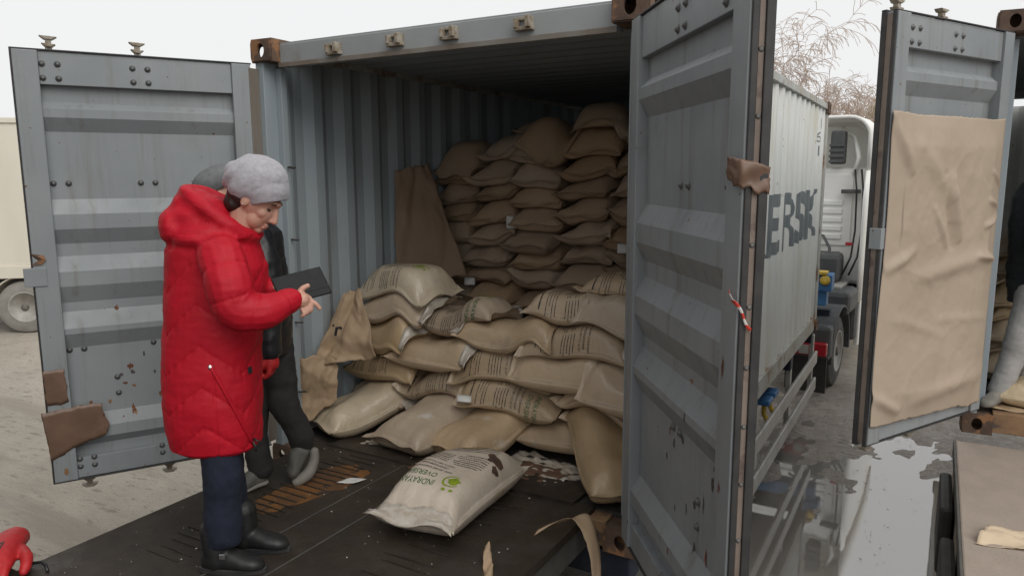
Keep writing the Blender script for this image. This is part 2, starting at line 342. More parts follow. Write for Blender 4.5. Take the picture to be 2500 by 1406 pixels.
# ------------------------------------------------------------------ shipping containers
mat('rusty_post', (.21,.20,.18), (.16,.13,.10), 5, .7, bump=.001, rust=.4, rust_scale=5, stretch=(1,1,.2))
W, HT, LEN = 2.438, 2.591, 6.058
def cor(y, pitch=.278):
    """0..1 depth of the trapezoid corrugation at y"""
    t = (y % pitch)/pitch
    if t < .26: return 0.0
    if t < .50: return (t-.26)/.24
    if t < .76: return 1.0
    return 1-(t-.76)/.24
def cor_breaks(a, b, pitch=.278):
    out = [a]; k = math.floor(a/pitch)
    while k*pitch < b:
        for t in (0, .26, .50, .76):
            y = (k+t)*pitch
            if a+1e-4 < y < b-1e-4: out.append(y)
        k += 1
    return sorted(set(out))+[b]
def casting(ox, oy, oz, sx, sy, parent, m='rust_metal'):
    """corner casting: outer corner at (ox,oy,oz..oz+.118); sx, sy = directions into the container; oval holes in end and side faces"""
    w, l, h = .162, .178, .118; mb = MB(); n = 28
    def face(origin, a, b, la, lb, ra, rb):
        inn = []; out = []
        for j in range(n):
            t = 2*math.pi*j/n; c, s_ = math.cos(t), math.sin(t)
            inn.append(origin+a*(la/2+ra*c)+b*(lb/2+rb*s_))
            k = 1/max(abs(c)/(la/2), abs(s_)/(lb/2)); out.append(origin+a*(la/2+k*c)+b*(lb/2+k*s_))
        mb.add(out+inn, [(j, (j+1)%n, n+(j+1)%n, n+j) for j in range(n)])
    o = Vector((ox, oy, oz)); X = Vector((sx,0,0)); Y = Vector((0,sy,0)); Z = Vector((0,0,1))
    face(o, X, Z, w, h, .030, .040); face(o, Y, Z, l, h, .034, .040)
    q = [o, o+X*w, o+X*w+Y*l, o+Y*l]
    mb.add([*q, *[p+Z*h for p in q]], [(0,1,2,3),(4,5,6,7),(1,2,6,5),(2,3,7,6)])
    c = obj('corner_casting', mb, m, parent, solid=.016); return c
def container(ox, oy, oz, name, label, walls=True):
    R = thing(name, (ox, oy, oz), label, 'container', 'shipping containers')
    def bx(nm, lo, hi, m, bevel=.004):
        return obj(nm, B((lo[0]+ox, lo[1]+oy, lo[2]+oz), (hi[0]+ox, hi[1]+oy, hi[2]+oz)), m, R, bevel=bevel)
    for cx, sx in ((0,1),(W,-1)):
        for z in (0, HT-.118):
            casting(ox+cx, oy, oz+z, sx, 1, R); casting(ox+cx, oy+LEN, oz+z, sx, -1, R)
        s = lambda a: cx+sx*a
        lo = lambda a, b: (min(s(a), s(b)), max(s(a), s(b)))
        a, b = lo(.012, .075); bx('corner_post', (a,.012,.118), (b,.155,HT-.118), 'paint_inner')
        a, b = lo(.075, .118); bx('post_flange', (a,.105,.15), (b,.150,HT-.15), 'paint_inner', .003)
        a, b = lo(.012, .08); bx('front_corner_post', (a,LEN-.16,.118), (b,LEN-.012,HT-.118), 'paint_rail')
        a, b = lo(.008, .072); bx('top_side_rail', (a,.178,HT-.075), (b,LEN-.178,HT-.012), 'paint_rail', .003)
        a, b = lo(.012, .06); bx('bottom_side_rail', (a,.178,.012), (b,LEN-.178,.165), 'paint_rail', .003)
        # corrugated side wall
        ys_ = cor_breaks(.155, LEN-.16); mb = MB()
        xo = lambda y: s(.030+.036*cor(y))
        mb.grid([[(ox+xo(y), oy+y, oz+z) for z in (.165, HT-.075)] for y in ys_])
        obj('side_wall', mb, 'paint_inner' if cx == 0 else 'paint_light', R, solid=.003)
        a, b = lo(-.004, .040); bx('hinge_post', (a,-.060,.16), (b,.012,HT-.16), 'rusty_post', .003)
    # header, sill, roof, front wall, floor
    bx('header', (.162,.064,HT-.150), (W-.162,.125,HT-.022), 'header_paint', .006)
    bx('header_lip', (.162,.050,HT-.156), (W-.162,.064,HT-.128), 'rusty_post', .003)
    bx('roof_edge', (.162,.070,HT-.022), (W-.162,.30,HT-.014), 'header_paint', .002)
    bx('sill', (.162,.012,.012), (W-.162,.118,.142), 'rusty_sill')
    rb = cor_breaks(.30, LEN-.2, .209)
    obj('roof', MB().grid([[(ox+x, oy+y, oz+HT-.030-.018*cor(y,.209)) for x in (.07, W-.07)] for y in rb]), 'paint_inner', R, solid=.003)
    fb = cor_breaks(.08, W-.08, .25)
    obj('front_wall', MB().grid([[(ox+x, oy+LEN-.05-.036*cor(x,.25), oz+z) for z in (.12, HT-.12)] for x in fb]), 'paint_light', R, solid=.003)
    bx('floor', (.062,.120,.10), (W-.062,LEN-.1,.150), 'container_floor', .002)
    return R
A = container(0, 0, 0, 'shipping_container', 'open grey shipping container full of tan sacks with a woman in red before it')
for q in ((.60,2.512),(1.033,2.520),(1.377,2.522),(1.807,2.526)):     # cam keepers on the header
    x, z = q; k = MB()
    k.box((x-.045,.020,z-.028),(x-.028,.064,z+.018)); k.box((x+.020,.012,z-.030),(x+.046,.064,z+.022)); k.box((x-.05,.030,z-.040),(x+.05,.064,z-.022)); k.box((x-.03,.045,z+.008),(x+.03,.064,z+.024))
    obj('cam_keeper', k, 'keeper_steel', A, bevel=.004)
for y, z in ((.128,1.86),(.128,1.42),(.128,.9),(.128,.45)):           # lashing rings on the left post
    obj('lashing_ring', MB().tube([(.118,y,z),(.150,y-.012,z+.004),(.158,y+.02,z-.002),(.122,y+.022,z-.004)], .006, 8), 'dark_steel', A, smooth=True)

PROFILE = [(.12,0),(.252,0),(.289,1),(.333,1),(.405,0),(.761,0),(.840,1),(.919,1),(.999,0),(1.067,0),(1.148,1),(1.228,1),(1.321,0),(1.372,0),(1.461,1),(1.491,1),(1.574,0),(1.959,0),(2.031,1),(2.092,1),(2.14,0),(2.26,0)]
bolt_mb = MB().lathe([(0,.013),(.006,.0125),(.0105,.008),(.0115,.004),(.016,.003),(.016,0)], 10)
bolt_me = mesh_of('bolt', bolt_mb, 'bolt_steel', True)
def door(parent, O, th, right, width, zt, zb, bolts, label, T=.07, edge_rivets=False):
    t = math.radians(th); s = -1 if right else 1
    d = Vector((s*math.cos(t), -math.sin(t), 0)); n = Vector((s*math.sin(t), math.cos(t), 0))
    M = Matrix(((d.x,n.x,0,O[0]),(d.y,n.y,0,O[1]),(0,0,1,0),(0,0,0,1)))
    def part(nm, mb, m, par, **k): return obj(nm, mb.xf(M), m, par, **k)
    H_ = zt-zb; k = H_/2.31
    D = part('door', MB().box((0,-T,zb),(.105,0,zt)), 'paint_grey', parent, bevel=.004); D['label'] = label
    part('stile', MB().box((width-.112,-T,zb),(width,0,zt)), 'paint_grey', D, bevel=.004)
    part('top_rail', MB().box((.105,-T,zt-.168*k),(width-.112,-.016,zt-.002)), 'paint_grey', D, bevel=.003)
    part('bottom_rail', MB().box((.105,-T,zb+.002),(width-.112,-.014,zb+.115*k)), 'paint_grey', D, bevel=.003)
    pz = [(zt-a*k, -(T-.008)+.038*b) for a, b in PROFILE]
    part('panel', MB().grid([[(x, y, z) for x in (.10, width-.108)] for z, y in pz]), 'paint_grey', D, solid=.003)
    g = MB()       # rubber gasket right round the leaf, two lips
    for e, y0, y1 in ((.012,-T-.016,-T+.012), (.009,-.026,-.006)):
        g.box((-.006,y0,zt),(width+e,y1,zt+e)); g.box((-.006,y0,zb-e),(width+e,y1,zb)); g.box((width,y0,zb),(width+e,y1,zt))
    part('gasket', g, 'rubber', D, bevel=.003)
    part('gasket_retainer', MB().box((width,-T+.013,zb+.01),(width+.006,-.027,zt-.01)), 'gasket_strip', D)
    if edge_rivets:
        z = zb+.05
        while z < zt:
            Mr = M @ Matrix.Translation((width+.006, -.035, z)) @ Matrix.Rotation(math.pi/2, 4, 'Y')
            o = obj('rivet', MB().lathe([(0,.003),(.006,.0025),(.0085,0)], 10, Mr), 'dark_steel', D, smooth=True); z += .178
    for bxx, bz in bolts:
        pt = M @ Vector((bxx, 0, bz)); off = -.0165 if (bz > zt-.168*k or bz < zb+.115*k) else -(T-.0095)
        o = link('bolt', bolt_me, D); o.matrix_parent_inverse = Matrix()
        o.matrix_world = Matrix.Translation(pt+n*off) @ n.to_track_quat('Z','Y').to_matrix().to_4x4()
    for xb in (.578*width/1.16, .997*width/1.16):     # locking bars on the outer face with their cams
        part('locking_bar', MB().tube([(xb,-T-.045,zb-.05),(xb,-T-.045,zt+.05)], .017, 10), 'dark_steel', D, smooth=True)
        for z0, sg in ((zt+.02, 1), (zb-.02, -1)):
            c = MB(); c.box((xb-.014,-T-.060,z0-.01),(xb+.014,-T-.030,z0+sg*.07) if sg > 0 else (xb+.014,-T-.030,z0+.01))
            if sg < 0: c.box((xb-.014,-T-.060,z0-.07),(xb+.014,-T-.030,z0))
            for zz, ww in ((z0+sg*.062, .042), (z0+sg*.024, .034)):
                c.add([(xb-ww,-T-.068,zz+.004),(xb+ww,-T-.068,zz+.008),(xb+ww,-T-.022,zz+.008),(xb-ww,-T-.022,zz+.004),(xb-ww*.4,-T-.068,zz-.012),(xb+ww*.5,-T-.068,zz-.010),(xb+ww*.5,-T-.022,zz-.010),(xb-ww*.4,-T-.022,zz-.012)],
                      [(0,1,2,3),(7,6,5,4),(0,4,5,1),(1,5,6,2),(2,6,7,3),(3,7,4,0)])
            part('locking_cam', c, 'keeper_steel', D, bevel=.003)
    for z in (zb+.22, zb+.85, zb+1.48, zt-.2):
        part('hinge', MB().box((-.050,-T-.012,z-.06),(.05,-T,z+.06)).tube([(-.055,-T-.006,z-.075),(-.055,-T-.006,z+.075)], .016, 10), 'paint_rail', D, bevel=.002)
    return D, M, part
BP = [(1.033,2.385),(.963,2.386),(1.033,2.314),(.963,2.314),(.615,2.388),(.541,2.387),(.615,2.315),(.541,2.315),
      (1.033,1.774),(.963,1.774),(.615,1.774),(.541,1.774),(1.033,.865),(.963,.865),(.615,.862),(.541,.86),
      (.813,.683),(.813,.59),(1.033,.207),(.963,.205),(1.033,.25),(.963,.25),(.615,.207),(.541,.205),(.615,.25),(.541,.25)]
DL, ML, pL = door(A, (.04,-.05), 120, False, 1.16, 2.45, .14, BP, 'left door leaf with brown tape on its lower corner')
pL('lock_plate', MB().box((1.100,-.0,1.235),(1.205,.006,1.335)), 'paint_grey', DL, bevel=.003)
pL('torn_edge', MB().add([(1.165,.002,1.41),(1.108,.004,1.400),(1.098,.012,1.375),(1.120,.004,1.350),(1.165,.001,1.345),(1.140,-.004,1.375)], [(0,1,2,5),(5,2,3,4)]), 'rust_metal', DL, solid=.004)
def tape(part, pts, D, m='tape_brown', name='brown_tape', y0=.006):
    """sheet of tape over the stile: outline filled, refined and crinkled"""
    bm = bmesh.new(); vs_ = [bm.verts.new((x, y0, z)) for x, z in pts]; bm.faces.new(vs_); bmesh.ops.triangulate(bm, faces=bm.faces[:])
    bmesh.ops.subdivide_edges(bm, edges=bm.edges[:], cuts=9, use_grid_fill=True)
    for v in bm.verts: v.co.y += -.003+.0022*abs(fbm(v.co.x*14, v.co.z*14, 2, 3))+.0016*(1-min(1, abs(fbm(v.co.x*6+2, v.co.z*5, 5, 2))*2.5))**3; v.co.x += .007*fbm(v.co.z*26, v.co.x*9, 1, 3); v.co.z += .006*fbm(v.co.x*28, v.co.z*6, 4, 3)
    mb = MB(); bm.verts.index_update(); mb.add([tuple(v.co) for v in bm.verts], [tuple(v.index for v in f.verts) for f in bm.faces]); bm.free()
    return part(name, mb, m, D, smooth=True, solid=.0006)
tape(pL, [(1.165,.775),(1.11,.781),(1.066,.779),(1.062,.70),(1.06,.595),(1.10,.576),(1.165,.585)], DL)
tape(pL, [(1.19,.545),(1.12,.550),(1.02,.560),(.905,.560),(.895,.50),(.875,.425),(.90,.37),(.98,.350),(1.06,.325),(1.10,.30),(1.165,.268),(1.168,.40)], DL)
DR, MR, pR = door(A, (2.395,-.08), 126.7, True, 1.16, 2.45, .14, BP, 'right door leaf in shade with torn tape on its edge', T=.056, edge_rivets=True)
# torn tape flag and barrier tape on the right leaf's edge
def wrap(w):      # path across the inner face and round the leaf's edge
    return (1.03+w, .010) if w < .132 else (1.174, .010-(w-.132))
tf = MB(); G = []
for i in range(16):
    row = []
    for j in range(10):
        a, b = i/15, j/9; x, y = wrap(.055+.165*a); top = 1.862-.03*a*a+.010*fbm(a*6, 2, 2, 2); bot = 1.80-.045*a+.012*fbm(a*7, 5, 1, 2)
        row.append((x+.004*math.sin(b*7+a*9), y+.004*fbm(a*4, b*4, 3, 2)+.004, top+(bot-top)*b))
    G.append(row)
tf.grid(G)
pR('tape_flag', tf, 'tape_brown', DR, smooth=True, solid=.0015)
def stripe_mat():
    m = bpy.data.materials.new('barrier_tape'); m.use_nodes = True; MATS['barrier_tape'] = m
    N = m.node_tree.nodes; Lk = m.node_tree.links; b = N['Principled BSDF']; tc = N.new('ShaderNodeTexCoord')
    w = N.new('ShaderNodeTexWave'); w.wave_type = 'BANDS'; w.bands_direction = 'Z'; w.inputs['Scale'].default_value = 9; w.inputs['Distortion'].default_value = .6
    r = N.new('ShaderNodeValToRGB'); r.color_ramp.interpolation = 'CONSTANT'; r.color_ramp.elements[0].color = (.62,.60,.58,1); r.color_ramp.elements[1].position = .5; r.color_ramp.elements[1].color = (.55,.05,.03,1)
    Lk.new(tc.outputs['Object'], w.inputs[0]); Lk.new(w.outputs['Fac'], r.inputs[0]); Lk.new(r.outputs[0], b.inputs['Base Color']); b.inputs['Roughness'].default_value = .35
stripe_mat()
pR('barrier_tape', MB().grid([[(wrap(.10+.085*a+w_*.3)[0]+.003, wrap(.10+.085*a+w_*.3)[1]+.004+.004*math.sin(a*9), 1.475-.10*a+.01*math.sin(a*5)+w_+.004*math.sin(w_*300)) for w_ in (0,.006,.012)] for a in [i/18 for i in range(19)]]), 'barrier_tape', DR, smooth=True, solid=.001)

mat('chip_rust', (.20,.075,.03), (.11,.045,.025), 40, .85); mat('chip_dark', (.05,.045,.042), (.09,.075,.06), 40, .7); mat('chip_red', (.22,.03,.025), (.16,.05,.03), 40, .7); mat('chip_ochre', (.30,.17,.07), (.20,.10,.05), 30, .8)
def chips(part, D, items, base=-.062, zt=2.45):
    """paint chips and rust runs, small flakes on the sheet"""
    rc = random.Random(len(items)*7+1)
    zz = [zt-a for a, _ in PROFILE][::-1]; yy = [base+.038*b for _, b in PROFILE][::-1]
    for x, z, rx, rz, m in items:
        n = 14; V = []
        for rr_ in (0, .55, 1):
            for j in range(n if rr_ else 1):
                t = 2*math.pi*j/n; q = rr_*(1+.5*rc.uniform(-1,1)*(rr_ > .6)); px_, pz_ = x+rx*q*math.cos(t), z+rz*q*math.sin(t)
                y = .0022 if x > 1.05 or x < .10 else float(np.interp(pz_, zz, yy))+.0032
                V.append((px_, y, pz_))
        part('paint_chip', MB().add(V, [(0,1+j,1+(j+1)%n) for j in range(n)]+[(1+j,1+n+j,1+n+(j+1)%n,1+(j+1)%n) for j in range(n)]), m, D)
chips(pL, DL, [(.79,1.08,.010,.014,'chip_rust'),(.745,.735,.012,.020,'chip_rust'),(.735,.70,.010,.012,'chip_dark'),(.795,.69,.012,.008,'chip_dark'),(.775,.64,.014,.010,'chip_rust'),(.73,.62,.012,.008,'chip_ochre'),(.745,.49,.010,.022,'chip_rust'),(.735,.465,.008,.016,'chip_ochre'),(1.00,.535,.016,.010,'chip_rust'),(.955,.555,.010,.012,'chip_rust'),(.62,.69,.008,.012,'chip_dark'),(.86,.545,.007,.010,'chip_ochre'),(.60,.55,.009,.016,'chip_rust'),(.57,.63,.008,.010,'chip_ochre'),(.67,.80,.006,.012,'chip_dark'),(.52,.48,.007,.012,'chip_rust'),(1.10,.20,.012,.02,'chip_ochre'),(.48,.36,.01,.02,'chip_rust')])
chips(pR, DR, [(.60,.86,.010,.012,'chip_dark'),(.64,.85,.013,.016,'chip_dark'),(.50,.83,.005,.016,'chip_red'),(.55,.80,.006,.02,'chip_dark'),(.75,.97,.005,.022,'chip_dark'),(.93,.80,.012,.02,'chip_dark'),(.78,.66,.010,.018,'chip_dark'),(.86,.70,.005,.03,'chip_dark'),(.98,.62,.012,.06,'chip_ochre'),(.985,.555,.016,.02,'chip_red'),(.90,.52,.008,.028,'chip_red'),(.79,.50,.009,.02,'chip_dark'),(1.08,1.24,.006,.04,'chip_rust'),(1.09,.86,.006,.02,'chip_red'),(.47,.72,.005,.012,'chip_dark'),(.58,.55,.006,.012,'chip_dark'),(1.10,.40,.008,.02,'chip_red'),(.70,.60,.004,.02,'chip_dark'),(.62,.40,.006,.014,'chip_rust')], base=-.048)
# second container to the right
XB, YB, ZB = 3.805, 2.28, .167
Bc = container(XB, YB, ZB, 'shipping_container', 'rusty container at right edge of picture, door papered over')
BB = [(a, z-2.45+2.617) for a, z in BP if z > 1.7 or z < .3]
BB = [(a, z if z > 1 else z-.08+.345-.14+.02) for a, z in BB]
DB, Mb, pB = door(Bc, (3.888,2.21), 118, False, 1.19, 2.617, .345, BB[:8], 'left door leaf covered by a sheet of kraft paper')
pB('lock_plate', MB().box((1.15,-.06,1.42),(1.215,.006,1.53)), 'paint_grey', DB, bevel=.003)
# kraft sheet taped over the door, wrinkled
G = []; nu_, nv_ = 100, 180
for i in range(nu_):
    row = []
    for j in range(nv_):
        a, b = i/(nu_-1), j/(nv_-1)
        x = .042+1.15*a+.012*math.sin(b*7)*(a > .9); zt_ = 2.128-.014*(1-abs(2*a-1))+.010*fbm(a*3, 4, 1, 2)+.004*fbm(a*40, 2, 1, 2); zb_ = .405+.045*a+.018*fbm(a*5, 9, 1, 2)+.007*fbm(a*30, 1, 2, 2)
        z = zb_+(zt_-zb_)*b
        e = min(1, 8*min(a,1-a))*min(1, 9*min(b,1-b)+.12)
        y = .010+e*(.026+.012*fbm(x*1.3, z*1.3, 2, 2))
        # creases: ridges fanning from the torn middle fold and a cross fold
        def ridge(ax, az, bx_, bz, w, amp):
            px_, pz_ = x-ax, z-az; dx, dz = bx_-ax, bz-az; L2 = dx*dx+dz*dz; t_ = max(0, min(1, (px_*dx+pz_*dz)/L2)); dd = math.hypot(px_-t_*dx, pz_-t_*dz)
            return 1.0*amp*math.exp(-(dd/w)**2)*math.sin(math.pi*min(1,max(.08,t_)))**.5
        y += ridge(.62,1.78,.50,1.42,.030,.030)+ridge(.70,1.80,.56,1.38,.022,-.022)+ridge(.95,1.95,.60,1.66,.05,.020)+ridge(.78,1.62,.62,1.40,.02,.02)
        y += ridge(.20,1.33,.95,1.24,.05,.024)+ridge(.05,1.30,.32,1.34,.02,.03)+ridge(.06,1.55,.25,1.50,.018,.020)+ridge(.06,1.62,.22,1.66,.016,.018)+ridge(.05,1.74,.20,1.83,.016,.016)+ridge(.95,1.40,1.18,1.30,.03,.02)
        y += ridge(1.18,2.10,1.02,1.80,.03,.022)+ridge(1.20,.62,.95,.50,.03,.018)+ridge(.10,.60,.9,.55,.05,.02)+ridge(.12,.95,.7,1.0,.03,.008)+ridge(.6,.9,1.1,1.05,.03,.008)
        y += .0025*fbm(x*9, z*7, 1, 3)*e+.0012*fbm(x*22, z*20, 5, 3)*e
        rdg = (1-min(1, abs(fbm(x*2.6+z*1.1, z*2.0-x*.6, 3, 2))*2.4))**4; rd2 = (1-min(1, abs(fbm(x*3.4-z*2.2, z*1.4+x*1.9, 9, 2))*2.4))**4
        rd3 = (1-min(1, abs(fbm(x*6.1+z*2, z*5-x*2.5, 13, 2))*2.2))**5
        y += e*(.0035*rdg-.002*rd2+.0008*rd3)
        row.append((x, max(y, .004), z))
    G.append(row)
pB('kraft_sheet', MB().grid(G), 'kraft_door', DB, smooth=True, solid=.0012)

# lettering on the corrugated right side of container A
def text_mesh(body, size, bold=0.0, spacing=1.0, res=3):
    cu = bpy.data.curves.new('t', 'FONT'); cu.body = body; cu.size = size; cu.resolution_u = res; cu.offset = bold; cu.space_character = spacing; cu.align_x = 'LEFT'
    o = bpy.data.objects.new('t', cu); COL.objects.link(o); dg = bpy.context.evaluated_depsgraph_get()
    me = bpy.data.meshes.new_from_object(o.evaluated_get(dg)); v = [tuple(p.co) for p in me.vertices]; f = [tuple(p.vertices) for p in me.polygons]
    bpy.data.objects.remove(o); bpy.data.curves.remove(cu); bpy.data.meshes.remove(me); return v, f
def wall_text(body, y0, y1, z0, z1, name, bold=.0):
    v, f = text_mesh(body, 1.0, bold); xs_ = [p[0] for p in v]; ys2 = [p[1] for p in v]
    ax, bx_, ay, by = min(xs_), max(xs_), min(ys2), max(ys2)
    me = bpy.data.meshes.new(name); me.from_pydata([(0, y0+(p[0]-ax)/(bx_-ax)*(y1-y0), z0+(p[1]-ay)/(by-ay)*(z1-z0)) for p in v], [], f)
    bm = bmesh.new(); bm.from_mesh(me)
    for y in cor_breaks(y0, y1):
        bmesh.ops.bisect_plane(bm, geom=bm.verts[:]+bm.edges[:]+bm.faces[:], plane_co=(0,y,0), plane_no=(0,1,0))
    for q in bm.verts: q.co.x = W-(.030+.036*cor(q.co.y))+.0035
    bm.to_mesh(me); bm.free(); me.materials.append(MATS['letter_grey']); link(name, me, A)
wall_text('MAERSK', 1.30, 5.72, 1.13, 1.65, 'lettering', .035)
wall_text('K1', 5.36, 5.62, 2.29, 2.40, 'container_number'); wall_text('76', 5.36, 5.60, 2.145, 2.26, 'container_number'); wall_text('G1', 5.36, 5.56, 2.00, 2.11, 'container_number')

# ------------------------------------------------------------------ loading platforms
P1 = thing('dock_leveler', (1.25,-.6,GROUND), 'black steel loading ramp under the woman and the loose sack', 'ramp')
obj('deck_plate', B((.30,-2.25,.118),(2.185,.10,.166)), 'platform_floor', P1, bevel=.004)
obj('ramp_lip', MB().add([(.42,.06,.167),(2.08,.06,.167),(2.08,.34,.156),(.42,.34,.156),(.42,.06,.178),(2.08,.06,.178),(2.08,.34,.160),(.42,.34,.160)], [(0,3,2,1),(4,5,6,7),(0,1,5,4),(1,2,6,5),(2,3,7,6),(3,0,4,7)]), 'platform_floor', P1)
for x in (.34, 2.14): obj('side_beam', B((x-.03,-2.2,-.02),(x+.03,.05,.118)), 'dark_steel', P1)
obj('support_box', B((.6,-2.2,GROUND),(1.9,-1.3,.118)), 'dark_steel', P1)
rs = random.Random(4)
bar_me = mesh_of('tread_bar', MB().box((-.13,-.0045,0),(.13,.0045,.006)), 'platform_floor')
for k in range(24):
    for x0, on in ((.74, True), (1.72, k % 3 != 1)):
        if not on: continue
        o = link('tread_bar', bar_me); o.location = (x0+rs.uniform(-.03,.03), -1.28+k*.056+rs.uniform(-.006,.006), .1665); o.rotation_euler = (0,0,rs.uniform(-.02,.02)-.0); o.scale = (rs.uniform(.75,1.1),1,rs.uniform(.6,1)); o.parent = P1
        o.matrix_parent_inverse = P1.matrix_world.inverted()
for x in (1.02,1.25): obj('weld_seam', B((x-.003,-2.2,.1655),(x+.003,.05,.1690)), 'dark_steel', P1)
# rust worn through between the treads (a thin plate of its own, irregular outline)
def blob(cx, cy, rx, ry, z, seed, n=40, rot=0):
    v = [(cx, cy, z)]
    for j in range(n):
        t = 2*math.pi*j/n; q = 1+.35*fbm(math.cos(t)*1.3+seed, math.sin(t)*1.3, seed, 3)
        x, y = rx*q*math.cos(t), ry*q*math.sin(t); v.append((cx+x*math.cos(rot)-y*math.sin(rot), cy+x*math.sin(rot)+y*math.cos(rot), z))
    return MB().add(v, [(0, 1+j, 1+(j+1)%n) for j in range(n)])
obj('rust_patch', blob(.80,-.36,.15,.30,.1672,3.3,60,-.12), 'tread_rust', P1)
obj('rust_patch', blob(.74,-.70,.10,.11,.1674,7.7,40,.2), 'tread_rust', P1)
P2 = thing('loading_platform', (4.9,0,GROUND), 'pinkish concrete loading platform in front of the right container', 'platform')
obj('slab', B((3.778,-2.25,GROUND),(6.6,2.26,.105)), 'platform_red', P2, bevel=.01)
obj('edge_angle', B((3.766,-2.25,.02),(3.778,2.25,.107)), 'dark_steel', P2, bevel=.003)
for y in (-.2,.75,1.7): obj('rubber_bumper', B((3.70,y-.3,-.42),(3.765,y+.28,-.02)), 'rubber', P2, bevel=.02)
obj('bumper_rail', B((3.735,-2.2,-.62),(3.766,2.2,-.45)), 'dark_steel', P2, bevel=.004)
Dk = thing('loading_dock', (1,-6,GROUND), 'concrete loading dock edge behind the ramps', 'dock')
obj('slab', B((-3.0,-9,GROUND),(9,-2.27,.15)), 'concrete_dock', Dk, bevel=.02)
# ------------------------------------------------------------------ sacks
HX0, HX1, HY0, HY1, HR = -.1, 2.6, -1.2, 3.0, .0125
NXH, NYH = int((HX1-HX0)/HR)+1, int((HY1-HY0)/HR)+1
class Pile:
    def __init__(s, base): s.H = np.full((NXH, NYH), base, float); s.base = base; s.ox = 0; s.oy = 0
    def ij(s, x, y): return np.clip(((x-HX0)/HR).round().astype(int), 0, NXH-1), np.clip(((y-HY0)/HR).round().astype(int), 0, NYH-1)
    def sample(s, x, y): i, j = s.ij(x, y); return s.H[i, j]
    def raise_(s, x, y, z):
        i, j = s.ij(x, y); np.maximum.at(s.H, (i, j), z)
def smooth2(a, k):
    for _ in range(k):
        p_ = np.pad(a, 1, mode='edge'); a = (p_[:-2,1:-1]+p_[2:,1:-1]+p_[1:-1,:-2]+p_[1:-1,2:]+2*p_[1:-1,1:-1])/6
    return a
NU, NV = 45, 31
s_ax = np.sin(np.linspace(-1,1,NU)*math.pi/2*.92)/math.sin(math.pi/2*.92); t_ax = np.sin(np.linspace(-1,1,NV)*math.pi/2*.96)/math.sin(math.pi/2*.96)
SS, TT = np.meshgrid(s_ax, t_ax, indexing='ij')
def lowfreq(rng, n, amp):
    """smooth random field on the sack grid"""
    f = np.zeros_like(SS)
    for _ in range(n):
        a, b = rng.normal(0, 2.4, 2); f += rng.normal()*np.sin(a*SS+b*TT+rng.uniform(0, 6.28))
    return amp*f/math.sqrt(n)
